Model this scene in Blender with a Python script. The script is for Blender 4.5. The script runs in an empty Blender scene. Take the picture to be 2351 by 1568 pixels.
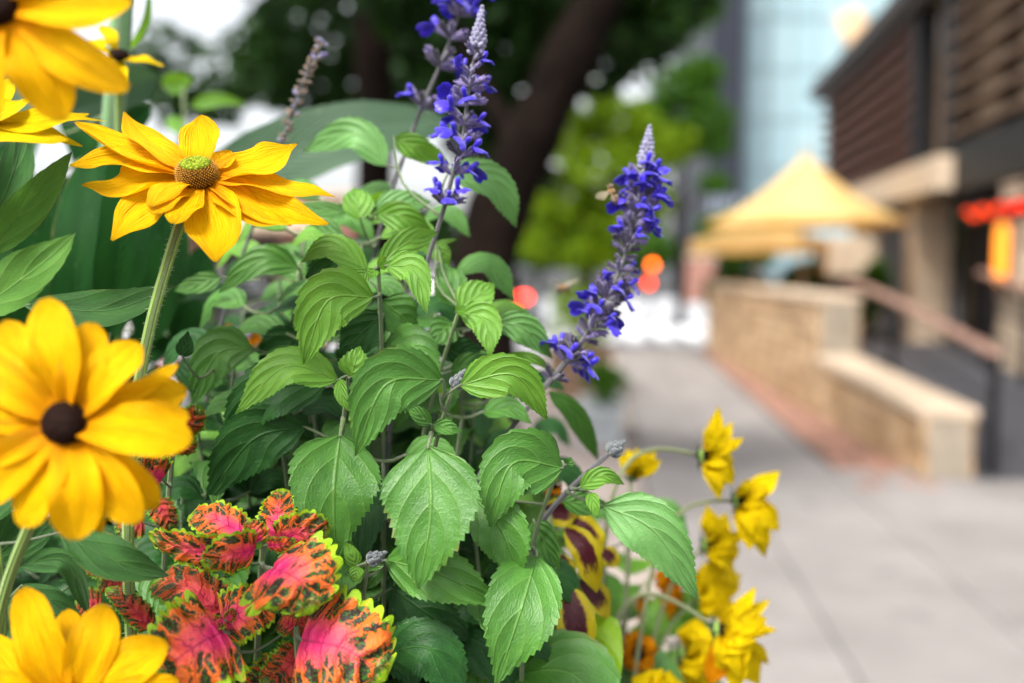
import bpy, math, random
import numpy as np
from mathutils import Vector, Matrix
random.seed(7); rng = np.random.default_rng(7)
SC = bpy.context.scene
COL = SC.collection

# ------------------------------------------------------------------ camera, sky, sun, exposure
CAM_H = 1.45
FPX = 2351 * 35.0 / 36.0
PITCH = math.atan(174 / FPX)
cam = bpy.data.cameras.new("camera"); cam_o = bpy.data.objects.new("camera", cam); COL.objects.link(cam_o)
cam_o.location = (0, 0, CAM_H); cam_o.rotation_euler = (math.pi / 2 - PITCH, 0, 0)
cam.lens = 35; cam.sensor_width = 36; cam.clip_start = 0.02; cam.clip_end = 2000
cam.dof.use_dof = True; cam.dof.focus_distance = 0.495; cam.dof.aperture_fstop = 3.3; cam.dof.aperture_blades = 0
SC.camera = cam_o

world = bpy.data.worlds.new("World"); SC.world = world; world.use_nodes = True
wn = world.node_tree.nodes; wl = world.node_tree.links; wn.clear()
sky = wn.new("ShaderNodeTexSky"); sky.sky_type = 'NISHITA'; sky.sun_disc = False
SUN_EL, SUN_ROT = math.radians(52), math.radians(212)
sky.sun_elevation = SUN_EL; sky.sun_rotation = SUN_ROT; sky.air_density = 1.0; sky.dust_density = 4.0; sky.ozone_density = 1.0
hs = wn.new("ShaderNodeHueSaturation"); hs.inputs['Saturation'].default_value = 0.22   # overcast: nearly colourless cloud
bg = wn.new("ShaderNodeBackground"); bg.inputs['Strength'].default_value = 0.085
wo = wn.new("ShaderNodeOutputWorld")
wl.new(sky.outputs[0], hs.inputs['Color']); wl.new(hs.outputs[0], bg.inputs['Color']); wl.new(bg.outputs[0], wo.inputs[0])

sun = bpy.data.lights.new("sun", 'SUN'); sun.energy = 1.5; sun.angle = math.radians(18); sun.color = (1.0, 0.96, 0.9)
sun_o = bpy.data.objects.new("sun", sun); COL.objects.link(sun_o)
sd = Vector((math.sin(SUN_ROT) * math.cos(SUN_EL), math.cos(SUN_ROT) * math.cos(SUN_EL), math.sin(SUN_EL)))
sun_o.rotation_euler = (-sd).to_track_quat('-Z', 'Y').to_euler()
SC.view_settings.view_transform = 'Standard'; SC.view_settings.look = 'None'
SC.view_settings.exposure = 2.1; SC.view_settings.gamma = 1.0; SC.view_settings.use_curve_mapping = False
SC.render.engine = 'CYCLES'
SC.cycles.use_denoising = True
try: SC.cycles.denoiser = 'OPENIMAGEDENOISE'
except Exception: pass
SC.cycles.max_bounces = 6; SC.cycles.transparent_max_bounces = 16
SC.cycles.sample_clamp_indirect = 6.0

# ------------------------------------------------------------------ geometry helpers
CAM = np.array([0, 0, CAM_H]); FWD = np.array([0, math.cos(PITCH), -math.sin(PITCH)])
UPV = np.array([0, math.sin(PITCH), math.cos(PITCH)]); RGT = np.array([1.0, 0, 0])
def P(px, py, d):
    """surveyed place of a thing: bearing from the photograph, distance d in metres"""
    return CAM + d * (FWD + (px - 1175.5) / FPX * RGT - (py - 784) / FPX * UPV)
def PP(pts): return np.array([P(*p) for p in pts])
def unit(v): v = np.asarray(v, float); return v / (np.linalg.norm(v) + 1e-12)
def spline(pts, n):
    pts = np.asarray(pts, float)
    if len(pts) == 2: t = np.linspace(0, 1, n)[:, None]; return pts[0] * (1 - t) + pts[1] * t
    ext = np.vstack([2 * pts[0] - pts[1], pts, 2 * pts[-1] - pts[-2]])
    m = len(pts) - 1; out = []
    for s in np.linspace(0, m, n):
        i = min(int(s), m - 1); t = s - i
        p0, p1, p2, p3 = ext[i:i + 4]
        out.append(0.5 * (2 * p1 + (p2 - p0) * t + (2 * p0 - 5 * p1 + 4 * p2 - p3) * t * t + (3 * p1 - p0 - 3 * p2 + p3) * t ** 3))
    return np.array(out)
def resample(c, n):
    s = np.r_[0, np.cumsum(np.linalg.norm(np.diff(c, axis=0), axis=1))]
    t = np.linspace(0, s[-1], n)
    return np.stack([np.interp(t, s, c[:, k]) for k in range(3)], 1)

class MB:
    def __init__(s): s.v = []; s.f = []; s.m = []; s.uv = []; s.n = 0
    def add(s, v, f, mi=0, uv=None):
        v = np.asarray(v, float)
        s.v.append(v); s.f += [tuple(int(i) + s.n for i in q) for q in f]; s.m += [mi] * len(f)
        s.uv.append(np.zeros((len(v), 2)) if uv is None else np.asarray(uv, float)); s.n += len(v)
    def mesh(s, name, mats, origin=(0, 0, 0), smooth=True):
        V = np.vstack(s.v) - np.asarray(origin)
        me = bpy.data.meshes.new(name); me.from_pydata(V.tolist(), [], s.f); me.update()
        for m in (mats if isinstance(mats, (list, tuple)) else [mats]): me.materials.append(m)
        me.polygons.foreach_set('material_index', s.m)
        me.polygons.foreach_set('use_smooth', [smooth] * len(s.f))
        UV = np.vstack(s.uv); li = np.zeros(len(me.loops), int); me.loops.foreach_get('vertex_index', li)
        ul = me.uv_layers.new(name='UVMap'); ul.data.foreach_set('uv', UV[li].astype(np.float32).ravel())
        return me
class Wrap:                                   # remembers the world origin of a thing, so that parts can be given in world coordinates
    def __init__(s, o, org): s.o = o; s.org = tuple(org)
def build(self, name, mats, parent=None, smooth=True, kind=None):
    org = parent.org if parent is not None else (0, 0, 0)
    o = bpy.data.objects.new(name, self.mesh(name, mats, org, smooth)); COL.objects.link(o)
    if parent is not None: o.parent = parent.o
    if kind: o['kind'] = kind
    return Wrap(o, org)
MB.build = build
def thing(name, loc, label, cat, group=None):
    o = bpy.data.objects.new(name, None); COL.objects.link(o); o.location = tuple(float(x) for x in loc); o.empty_display_size = 0.05
    o['label'] = label; o['category'] = cat
    if group: o['group'] = group
    return Wrap(o, o.location)
def tag(w, label=None, cat=None, group=None, kind=None):
    if label: w.o['label'] = label
    if cat: w.o['category'] = cat
    if group: w.o['group'] = group
    if kind: w.o['kind'] = kind
    return w
def inst(name, me, parent, mat4):
    o = bpy.data.objects.new(name, me); COL.objects.link(o); o.parent = parent.o
    o.matrix_local = Matrix.Translation(-Vector(parent.org)) @ mat4
    return o

def tube(mb, path, rad, seg=8, mi=0, caps=True):
    path = np.asarray(path, float); n = len(path); rad = np.broadcast_to(np.asarray(rad, float), (n,))
    T = np.gradient(path, axis=0); T /= np.linalg.norm(T, axis=1)[:, None] + 1e-12
    a = np.array([0, 0, 1.0]) if abs(T[0][2]) < .9 else np.array([1.0, 0, 0])
    x = unit(np.cross(T[0], a)); V = []; UV = []
    ang = np.linspace(0, 2 * np.pi, seg, endpoint=False)
    for i in range(n):
        x = unit(x - T[i] * np.dot(x, T[i])); y = np.cross(T[i], x)
        V.append(path[i] + rad[i] * (np.cos(ang)[:, None] * x + np.sin(ang)[:, None] * y))
        UV += [(k / seg, i / (n - 1)) for k in range(seg)]
    F = [(i * seg + k, i * seg + (k + 1) % seg, (i + 1) * seg + (k + 1) % seg, (i + 1) * seg + k) for i in range(n - 1) for k in range(seg)]
    if caps: F += [tuple(range(seg))[::-1], tuple((n - 1) * seg + k for k in range(seg))]
    mb.add(np.vstack(V), F, mi, UV)
def box(mb, c, s, mi=0, rz=0, ax=None, bev=0):
    """box centred c with full sizes s; rz about z or explicit axes ax (3 unit rows); chamfered when bev > 0"""
    hx, hy, hz = [q / 2 for q in s]
    if ax is None:
        ca, sa = math.cos(rz), math.sin(rz); ax = np.array([[ca, sa, 0], [-sa, ca, 0], [0, 0, 1.0]])
    ax = np.asarray(ax, float)
    if bev <= 0:
        L = np.array([[x, y, z] for x in (-hx, hx) for y in (-hy, hy) for z in (-hz, hz)])
        F = [(0, 1, 3, 2), (4, 6, 7, 5), (0, 4, 5, 1), (2, 3, 7, 6), (0, 2, 6, 4), (1, 5, 7, 3)]
    else:
        b = min(bev, hx * .9, hy * .9, hz * .9); L = []; idx = {}
        for x in (-1, 1):
            for y in (-1, 1):
                for z in (-1, 1):
                    for k in range(3):
                        h = [hx - b, hy - b, hz - b]; h[k] += b
                        idx[(x, y, z, k)] = len(L); L.append([x * h[0], y * h[1], z * h[2]])
        L = np.array(L); F = []
        for k in range(3):
            i, j = [q for q in range(3) if q != k]
            for s_ in (-1, 1):
                q = []
                for (a, b_) in ((-1, -1), (1, -1), (1, 1), (-1, 1)):
                    t = [0, 0, 0]; t[k] = s_; t[i] = a; t[j] = b_; q.append(idx[(*t, k)])
                F.append(tuple(q))
        for k in range(3):
            i, j = [q for q in range(3) if q != k]
            for a in (-1, 1):
                for b_ in (-1, 1):
                    t0 = [0, 0, 0]; t1 = [0, 0, 0]; t0[i] = t1[i] = a; t0[j] = t1[j] = b_; t0[k] = -1; t1[k] = 1
                    F.append((idx[(*t0, i)], idx[(*t1, i)], idx[(*t1, j)], idx[(*t0, j)]))
        for x in (-1, 1):
            for y in (-1, 1):
                for z in (-1, 1): F.append(tuple(idx[(x, y, z, k)] for k in range(3)))
    mb.add(L @ ax + np.asarray(c, float), F, mi)
def lathe(mb, prof, c, axis=(0, 0, 1), seg=24, mi=0):
    """revolve (r, h) profile about axis through c"""
    ax = unit(axis); a = np.array([1.0, 0, 0]) if abs(ax[0]) < .9 else np.array([0, 1.0, 0])
    x = unit(np.cross(ax, a)); y = np.cross(ax, x); n = len(prof); V = []; UV = []
    for i, (r, h) in enumerate(prof):
        for k in range(seg):
            t = 2 * math.pi * k / seg; V.append(np.asarray(c) + ax * h + r * (math.cos(t) * x + math.sin(t) * y)); UV.append((k / seg, i / (n - 1)))
    F = [(i * seg + k, i * seg + (k + 1) % seg, (i + 1) * seg + (k + 1) % seg, (i + 1) * seg + k) for i in range(n - 1) for k in range(seg)]
    F += [tuple(range(seg))[::-1], tuple((n - 1) * seg + k for k in range(seg))]
    mb.add(V, F, mi, UV)

# ------------------------------------------------------------------ materials
class NB:
    def __init__(s, name):
        s.mat = bpy.data.materials.new(name); s.mat.use_nodes = True; s.t = s.mat.node_tree; s.t.nodes.clear()
        s.out = s.N('ShaderNodeOutputMaterial')
    def N(s, t, **kw):
        n = s.t.nodes.new(t)
        for k, v in kw.items(): setattr(n, k, v)
        return n
    def L(s, a, b): s.t.links.new(a, b)
    def put(s, sock, v):
        if isinstance(v, bpy.types.NodeSocket): s.L(v, sock)
        elif isinstance(v, (tuple, list)): sock.default_value = (*v, 1.0) if len(v) == 3 and len(sock.default_value) == 4 else v
        else: sock.default_value = v
    def M(s, op, a, b=0.0, c=None, clamp=False):
        n = s.N('ShaderNodeMath', operation=op); n.use_clamp = clamp
        s.put(n.inputs[0], a); s.put(n.inputs[1], b)
        if c is not None: s.put(n.inputs[2], c)
        return n.outputs[0]
    def step(s, x, a, b):
        n = s.N('ShaderNodeMapRange', interpolation_type='SMOOTHSTEP'); s.put(n.inputs[0], x); n.inputs[1].default_value = a; n.inputs[2].default_value = b
        n.inputs[3].default_value = 0; n.inputs[4].default_value = 1; return n.outputs[0]
    def mix(s, f, a, b):
        n = s.N('ShaderNodeMix', data_type='RGBA'); s.put(n.inputs[0], f); s.put(n.inputs[6], a); s.put(n.inputs[7], b); return n.outputs[2]
    def noise(s, scale, detail=3.0, vec=None, rough=.55, dist=0.0):
        n = s.N('ShaderNodeTexNoise'); n.inputs['Scale'].default_value = scale; n.inputs['Detail'].default_value = detail; n.inputs['Roughness'].default_value = rough
        n.inputs['Distortion'].default_value = dist
        if vec is not None: s.L(vec, n.inputs['Vector'])
        return n.outputs[0]
    def uv(s):
        n = s.N('ShaderNodeTexCoord'); x = s.N('ShaderNodeSeparateXYZ'); s.L(n.outputs['UV'], x.inputs[0]); return n, x.outputs[0], x.outputs[1]
    def bump(s, h, dist, strength=1.0):
        n = s.N('ShaderNodeBump'); n.inputs['Strength'].default_value = strength; n.inputs['Distance'].default_value = dist; s.L(h, n.inputs['Height']); return n.outputs[0]
    def bsdf(s, col, rough=.5, spec=.5, metal=0.0, normal=None, **kw):
        n = s.N('ShaderNodeBsdfPrincipled'); s.put(n.inputs['Base Color'], col); s.put(n.inputs['Roughness'], rough)
        s.put(n.inputs['Specular IOR Level'], spec); s.put(n.inputs['Metallic'], metal)
        for k, v in kw.items(): s.put(n.inputs[k.replace('_', ' ')], v)
        if normal is not None: s.L(normal, n.inputs['Normal'])
        return n.outputs[0]
    def trans(s, shader, col, fac, normal=None):
        t = s.N('ShaderNodeBsdfTranslucent'); s.put(t.inputs[0], col); m = s.N('ShaderNodeMixShader'); m.inputs[0].default_value = fac
        if normal is not None: s.L(normal, t.inputs['Normal'])
        s.L(shader, m.inputs[1]); s.L(t.outputs[0], m.inputs[2]); return m.outputs[0]
    def done(s, sh): s.L(sh, s.out.inputs[0]); return s.mat
    def objrand(s): return s.N('ShaderNodeObjectInfo').outputs['Random']
    def island(s): return s.N('ShaderNodeNewGeometry').outputs['Random Per Island']
    def pos(s): return s.N('ShaderNodeNewGeometry').outputs['Position']

def plain(name, col, rough=.6, spec=.4, metal=0, var=.25, scale=8.0, bumpd=0.0, bscale=60.0, col2=None, rand=0.0, coat=0.0):
    b = NB(name); p = b.pos(); n = b.noise(scale, 5, p)
    c2 = col2 or tuple(c * (1 - var) for c in col)
    c = b.mix(b.step(n, .35, .65), c2, col)
    if rand: c = b.mix(b.M('MULTIPLY', b.objrand(), rand), c, tuple(x * .35 for x in c2))
    nm = b.bump(b.noise(bscale, 4, p), bumpd) if bumpd else None
    return b.done(b.bsdf(c, rough, spec, metal, nm, **({'Coat_Weight': coat} if coat else {})))
def emit(name, col, strength):
    b = NB(name); e = b.N('ShaderNodeEmission'); b.put(e.inputs[0], col); e.inputs[1].default_value = strength; return b.done(e.outputs[0])

def leaf_mat(name, col, dark, vein, nv=4.0, slope=.50, veinf=.30, rough=.42, tr=.22, trc=None, spec=.5, bumpd=.0009, hair=0.0):
    b = NB(name); tc, u, v = b.uv()
    av = b.M('ABSOLUTE', b.M('SUBTRACT', b.M('MULTIPLY', v, 2.0), 1.0))
    u0 = b.M('SUBTRACT', u, b.M('MULTIPLY', b.M('POWER', av, 1.25), slope))
    vd = b.M('SUBTRACT', .5, b.M('ABSOLUTE', b.M('SUBTRACT', b.M('FRACT', b.M('ADD', b.M('MULTIPLY', b.M('ADD', u0, 1.0), b.M('MULTIPLY', nv, b.M('ADD', .88, b.M('MULTIPLY', b.objrand(), .26)))), b.M('MULTIPLY', b.objrand(), 3.7))), .5)))
    lat = b.M('SUBTRACT', 1.0, b.step(vd, .012, .06)); midr = b.M('SUBTRACT', 1.0, b.step(av, .010, .034))
    vn = b.M('MAXIMUM', b.M('MULTIPLY', lat, .75), midr)
    n1 = b.noise(3.5, 4, b.pos_uv(tc)); fine = b.noise(38, 4, b.pos_uv(tc))
    c = b.mix(b.step(n1, .3, .7), dark, col)
    c = b.mix(b.M('MULTIPLY', b.objrand(), .5), c, dark)
    c = b.mix(b.M('MULTIPLY', vn, veinf), c, vein)
    vo = b.N('ShaderNodeTexVoronoi', feature='DISTANCE_TO_EDGE'); mp = b.N('ShaderNodeMapping'); mp.inputs['Scale'].default_value = (19, 12, 1); b.L(b.pos_uv(tc), mp.inputs[0]); b.L(mp.outputs[0], vo.inputs['Vector']); vo.inputs['Scale'].default_value = 1.0
    net = b.M('SUBTRACT', 1.0, b.step(vo.outputs[0], .0, .10)); c = b.mix(b.M('MULTIPLY', net, veinf * .18), c, vein)
    tired = b.M('MULTIPLY', b.M('MULTIPLY', b.step(b.M('ADD', av, b.M('MULTIPLY', b.M('SUBTRACT', fine, .5), .4)), .90, 1.0), b.step(n1, .50, .62)), b.step(b.objrand(), .35, .7)); c = b.mix(b.M('MULTIPLY', tired, .6), c, (.16, .10, .035))
    sp = b.step(b.noise(22, 2, b.pos_uv(tc)), .70, .76)                      # small pale flecks and dust
    c = b.mix(b.M('MULTIPLY', sp, .25), c, (.35, .38, .2))
    h = b.M('ADD', b.M('MULTIPLY', b.M('SUBTRACT', b.M('POWER', b.M('MINIMUM', b.M('MULTIPLY', vd, 2.0), 1.0), .5), b.M('MULTIPLY', net, .09)), .9), b.M('ADD', b.M('MULTIPLY', fine, .45), b.M('MULTIPLY', b.step(av, 0, .06), .5)))
    nm = b.bump(h, bumpd, .9)
    sh = b.bsdf(c, b.M('ADD', rough, b.M('MULTIPLY', n1, .12)), spec, 0, nm, **({'Sheen_Weight': hair, 'Sheen_Roughness': .4} if hair else {}))
    return b.done(b.trans(sh, trc or tuple(min(1, x * 1.6) for x in col), tr, nm))
def pos_uv(self, tc):
    n = self.N('ShaderNodeVectorMath', operation='ADD'); self.L(tc.outputs['UV'], n.inputs[0])
    r = self.N('ShaderNodeCombineXYZ'); self.L(self.M('MULTIPLY', self.objrand(), 37.0), r.inputs[2]); self.L(r.outputs[0], n.inputs[1]); return n.outputs[0]
NB.pos_uv = pos_uv

MAT = {}
MAT['leaf_light'] = leaf_mat('salvia_leaf_young', (.13, .30, .026), (.085, .225, .018), (.27, .40, .09), spec=.45, tr=.25, trc=(.2, .44, .02), rough=.38)
MAT['leaf_mid'] = leaf_mat('salvia_leaf', (.060, .185, .019), (.036, .125, .013), (.18, .33, .065), rough=.40, spec=.45, trc=(.08, .28, .015), tr=.16)
MAT['leaf_dark'] = leaf_mat('salvia_leaf_old_shaded', (.020, .085, .016), (.010, .048, .010), (.07, .17, .035), rough=.38, spec=.2, trc=(.03, .14, .01), tr=.10)  # old leaves' own dark green, deepened to paint the shade inside the planting
MAT['leaf_pale'] = leaf_mat('salvia_leaf_pale', (.13, .30, .085), (.085, .225, .05), (.24, .38, .13), tr=.22, trc=(.16, .4, .05))
MAT['rud_leaf'] = leaf_mat('coneflower_leaf', (.030, .105, .018), (.016, .06, .011), (.10, .20, .05), nv=2.2, slope=.6, rough=.6, hair=.10, tr=.12, veinf=.3, spec=.2, bumpd=.0008)
MAT['rud_leaf_light'] = leaf_mat('coneflower_leaf_light', (.085, .205, .025), (.045, .13, .015), (.2, .33, .09), nv=2.2, slope=.6, rough=.6, hair=.10, tr=.2, veinf=.35, spec=.2, bumpd=.0008)
MAT['canna'] = leaf_mat('canna_leaf', (.058, .105, .062), (.036, .075, .042), (.08, .13, .07), nv=24.0, slope=.3, spec=.2, veinf=.12, rough=.45, tr=.2, bumpd=.0008, trc=(.1, .22, .06))
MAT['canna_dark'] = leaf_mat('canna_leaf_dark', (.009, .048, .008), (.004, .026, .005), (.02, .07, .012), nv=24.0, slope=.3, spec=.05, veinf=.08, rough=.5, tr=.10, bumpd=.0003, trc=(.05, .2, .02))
MAT['lime'] = leaf_mat('lime_vine_leaf', (.19, .36, .004), (.12, .28, .004), (.40, .58, .08), nv=4.0, slope=.3, rough=.4, tr=.4, trc=(.5, .8, .02))
MAT['bright'] = leaf_mat('fresh_leaf', (.12, .30, .012), (.07, .21, .01), (.2, .38, .06), rough=.4, tr=.35, trc=(.3, .6, .02))

def stem_mat(name, c1, c2):
    b = NB(name); tc, u, v = b.uv()
    w = b.M('ABSOLUTE', b.M('SINE', b.M('MULTIPLY', u, 25.13)))
    c = b.mix(w, c1, c2); c = b.mix(b.step(b.noise(5, 3, tc.outputs['UV']), .4, .7), c, tuple(x * .7 for x in c2))
    return b.done(b.bsdf(c, .5, .4, 0, b.bump(w, .0008), Sheen_Weight=.3))
MAT['stem'] = stem_mat('green_stem', (.10, .17, .04), (.17, .26, .07))
MAT['stem_rud'] = stem_mat('coneflower_stem', (.10, .20, .02), (.22, .36, .05))
MAT['stem_salvia'] = stem_mat('dark_flower_stem', (.040, .036, .042), (.085, .078, .088))
MAT['stem_pale'] = stem_mat('pale_flower_stem', (.17, .22, .07), (.26, .30, .11))
MAT['stem_canna'] = stem_mat('canna_stalk', (.07, .17, .05), (.10, .22, .07))
MAT['hair'] = plain('plant_hair', (.5, .6, .35), .6)

def petal_mat(name, col, base, tr=.3):
    b = NB(name); tc, u, v = b.uv()
    st = b.noise(1.0, 3, None); mp = b.N('ShaderNodeMapping'); mp.inputs['Scale'].default_value = (1.0, 17, 1); b.L(b.pos_uv(tc), mp.inputs[0]); st = b.noise(2.2, 3, mp.outputs[0])
    c = b.mix(b.step(u, .0, .42), base, col)
    c = b.mix(b.M('MULTIPLY', b.step(st, .46, .70), .45), c, tuple(x * y for x, y in zip(col, (.86, .66, .5))))
    c = b.mix(b.M('MULTIPLY', b.step(b.noise(9, 4, b.pos_uv(tc)), .66, .74), .12), c, (.45, .17, .004))
    c = b.mix(b.M('MULTIPLY', b.objrand(), .25), c, base)
    c = b.mix(b.M('MULTIPLY', b.step(u, .95, 1.0), .5), c, (.30, .22, .004))
    nm = b.bump(b.M('ADD', st, b.M('MULTIPLY', b.M('COSINE', b.M('MULTIPLY', v, 19.0)), .12)), .0022, .9)
    return b.done(b.trans(b.bsdf(c, .55, .10, 0, nm), col, tr, nm))
MAT['petal'] = petal_mat('golden_petal', (.84, .47, .0006), (.78, .28, .0004))
MAT['petal_lemon'] = petal_mat('lemon_petal', (.82, .61, .0015), (.78, .45, .0006))
MAT['petal_deep'] = petal_mat('deep_golden_petal', (.72, .27, .0006), (.55, .11, .0004))
def cone_mat(name, a, c, bd=.0006):
    b = NB(name); p = b.pos(); vo = b.N('ShaderNodeTexVoronoi'); vo.inputs['Scale'].default_value = 900; b.L(p, vo.inputs['Vector'])
    return b.done(b.bsdf(b.mix(b.step(vo.outputs[0], .2, .7), a, c), .7, .08, 0, b.bump(vo.outputs[0], bd)))
MAT['cone_dark'] = cone_mat('dark_cone', (.016, .005, .0025), (.006, .0022, .0015))
MAT['cone_gold'] = cone_mat('golden_cone', (.16, .07, .004), (.05, .018, .002))
MAT['cone_green'] = cone_mat('green_cone_eye', (.25, .29, .018), (.09, .13, .006), .0004)
MAT['floret_gold'] = plain('golden_floret', (.42, .20, .004), .6)
MAT['floret_brown'] = plain('brown_floret', (.022, .007, .0035), .7, .08)

def coleus_mat(name, pink, orange, dark, fleck, rim, nv=5.5):
    b = NB(name); tc, u, v = b.uv(); q = b.pos_uv(tc)
    av = b.M('ABSOLUTE', b.M('SUBTRACT', b.M('MULTIPLY', v, 2.0), 1.0))
    n1 = b.noise(4.0, 4, q, .6); n2 = b.noise(11, 4, q, .6); n3 = b.noise(34, 3, q)
    u0 = b.M('SUBTRACT', u, b.M('MULTIPLY', av, .20))
    u0 = b.M('ADD', u0, b.M('MULTIPLY', b.M('SUBTRACT', n2, .5), .12))
    vd = b.M('SUBTRACT', .5, b.M('ABSOLUTE', b.M('SUBTRACT', b.M('FRACT', b.M('MULTIPLY', b.M('ADD', u0, 1.0), nv)), .5)))
    lat = b.M('SUBTRACT', 1.0, b.step(vd, .01, .07)); midr = b.M('SUBTRACT', 1.0, b.step(av, .012, .04))
    uu = b.M('MAXIMUM', b.M('SUBTRACT', u, .02), 0.0)
    r = b.M('SQRT', b.M('ADD', b.M('MULTIPLY', b.M('POWER', av, 2.0), .95), b.M('MULTIPLY', b.M('POWER', uu, 2.0), .62)))
    r = b.M('ADD', r, b.M('MULTIPLY', b.M('SUBTRACT', n1, .5), .30))
    edge = b.M('MAXIMUM', av, b.M('ADD', b.M('MULTIPLY', u, .96), -.0))
    edge = b.M('ADD', edge, b.M('MULTIPLY', b.M('SUBTRACT', n2, .5), .12))
    c = b.mix(b.step(r, .16, .40), pink, tuple((p_ * .6 + o_ * .4) for p_, o_ in zip(pink, orange)))
    c = b.mix(b.step(b.M('ADD', r, b.M('MULTIPLY', b.M('SUBTRACT', n2, .5), .25)), .36, .60), c, orange)
    c = b.mix(b.M('MULTIPLY', b.step(n3, .45, .7), .22), c, tuple(x * .55 for x in pink))
    c = b.mix(b.M('MULTIPLY', b.M('MULTIPLY', b.M('MAXIMUM', lat, midr), b.M('SUBTRACT', 1.0, b.step(r, .5, .75))), .6), c, tuple(x * .45 for x in pink))
    cv = b.N('ShaderNodeCombineXYZ'); b.L(b.M('MULTIPLY', u0, nv * 1.5), cv.inputs[0]); b.L(b.M('ADD', b.M('MULTIPLY', v, 3.2), b.M('MULTIPLY', n2, .5)), cv.inputs[1]); b.L(b.M('MULTIPLY', b.objrand(), 31.0), cv.inputs[2])
    ve = b.N('ShaderNodeTexVoronoi', feature='DISTANCE_TO_EDGE'); ve.inputs['Scale'].default_value = 1.0; b.L(cv.outputs[0], ve.inputs['Vector'])
    vc = b.N('ShaderNodeTexVoronoi'); vc.inputs['Scale'].default_value = 1.0; b.L(cv.outputs[0], vc.inputs['Vector']); cr_ = b.N('ShaderNodeSeparateColor'); b.L(vc.outputs['Color'], cr_.inputs[0])
    blot = b.M('MULTIPLY', b.step(b.M('ADD', ve.outputs[0], b.M('MULTIPLY', b.M('SUBTRACT', n3, .5), .20)), -.02, .08), b.step(b.M('ADD', vd, b.M('MULTIPLY', b.M('SUBTRACT', n2, .5), .25)), .07, .17))
    blot = b.M('MULTIPLY', blot, b.step(b.M('ADD', r, b.M('ADD', b.M('MULTIPLY', b.M('SUBTRACT', n2, .5), .35), b.M('MULTIPLY', b.M('SUBTRACT', cr_.outputs[0], .5), .28))), .40, .52))
    blot = b.M('MULTIPLY', blot, b.M('SUBTRACT', 1.0, b.M('MULTIPLY', b.step(edge, .88, .95), .8)))
    blot = b.M('MULTIPLY', blot, b.step(cr_.outputs[1], .05, .1))
    dk = b.mix(b.M('MULTIPLY', b.step(b.M('ADD', n3, b.M('MULTIPLY', edge, .20)), .62, .74), .85), dark, fleck)
    c = b.mix(blot, c, dk)
    tipw = b.M('MULTIPLY', b.step(b.M('ADD', u, b.M('MULTIPLY', b.M('SUBTRACT', n1, .5), .3)), .80, .86), b.M('SUBTRACT', 1.0, b.step(av, .25, .6)))
    c = b.mix(tipw, c, b.mix(b.step(n2, .45, .6), (.05, .19, .012), (.42, .38, .12)))
    rimc = b.mix(b.step(n2, .52, .72), rim, (.42, .27, .005))
    c = b.mix(b.step(edge, .84, .90), c, rimc)
    h = b.M('ADD', b.M('POWER', b.M('MINIMUM', b.M('MULTIPLY', vd, 2.5), 1.0), .6), b.M('MULTIPLY', n3, .35))
    nm = b.bump(h, .0016, .9)
    return b.done(b.trans(b.bsdf(c, .5, .35, 0, nm), c, .18, nm))
MAT['coleus'] = coleus_mat('coleus_leaf', (.74, .028, .16), (.78, .15, .012), (.022, .012, .006), (.04, .14, .012), (.24, .42, .006))
MAT['coleus_dark'] = coleus_mat('coleus_leaf_dark', (.46, .025, .045), (.52, .085, .010), (.020, .008, .004), (.05, .15, .010), (.10, .25, .006))  # darker, redder set of the coleus leaf colours
b = NB('yellow_maroon_leaf'); tc, u, v = b.uv(); q = b.pos_uv(tc)
av = b.M('ABSOLUTE', b.M('SUBTRACT', b.M('MULTIPLY', v, 2.0), 1.0)); n2 = b.noise(16, 4, q)
e = b.M('ADD', b.M('MAXIMUM', av, b.M('MULTIPLY', u, .85)), b.M('MULTIPLY', b.M('SUBTRACT', n2, .5), .45))
c = b.mix(b.step(e, .48, .66), (.05, .002, .008), (.40, .31, .002)); c = b.mix(b.M('MULTIPLY', b.step(e, .8, 1.0), .5), c, (.17, .26, .004))
MAT['coleus_yellow'] = b.done(b.trans(b.bsdf(c, .45, .35, 0, b.bump(n2, .001)), c, .25))

b = NB('blue_corolla'); tc, u, v = b.uv(); c = b.mix(b.objrand(), (.018, .006, .40), (.040, .014, .50)); c = b.mix(b.M('MULTIPLY', b.step(b.noise(300, 2, b.pos()), .5, .7), .3), c, (.09, .045, .52))
MAT['corolla'] = b.done(b.trans(b.bsdf(c, .4, .4, Sheen_Weight=.3), (.05, .02, .6), .2))
def calyx_mat(name, a, c):
    b = NB(name); x = b.mix(b.step(b.noise(900, 3, b.pos()), .35, .65), a, c); x = b.mix(b.M('MULTIPLY', b.objrand(), .4), x, tuple(q * .5 for q in c)); return b.done(b.bsdf(x, .7, .2, 0, b.bump(b.noise(1500, 2, b.pos()), .0004), Sheen_Weight=.5))
MAT['calyx'] = calyx_mat('purple_calyx', (.20, .16, .34), (.075, .05, .18))
MAT['calyx_dry'] = calyx_mat('withered_calyx', (.065, .045, .11), (.018, .010, .035))
MAT['bud'] = calyx_mat('woolly_bud', (.30, .30, .38), (.13, .12, .24))
MAT['bud_green'] = calyx_mat('grey_green_bud', (.13, .15, .14), (.045, .05, .07))
MAT['dried'] = calyx_mat('dried_husk', (.24, .17, .115), (.11, .068, .042))

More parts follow.
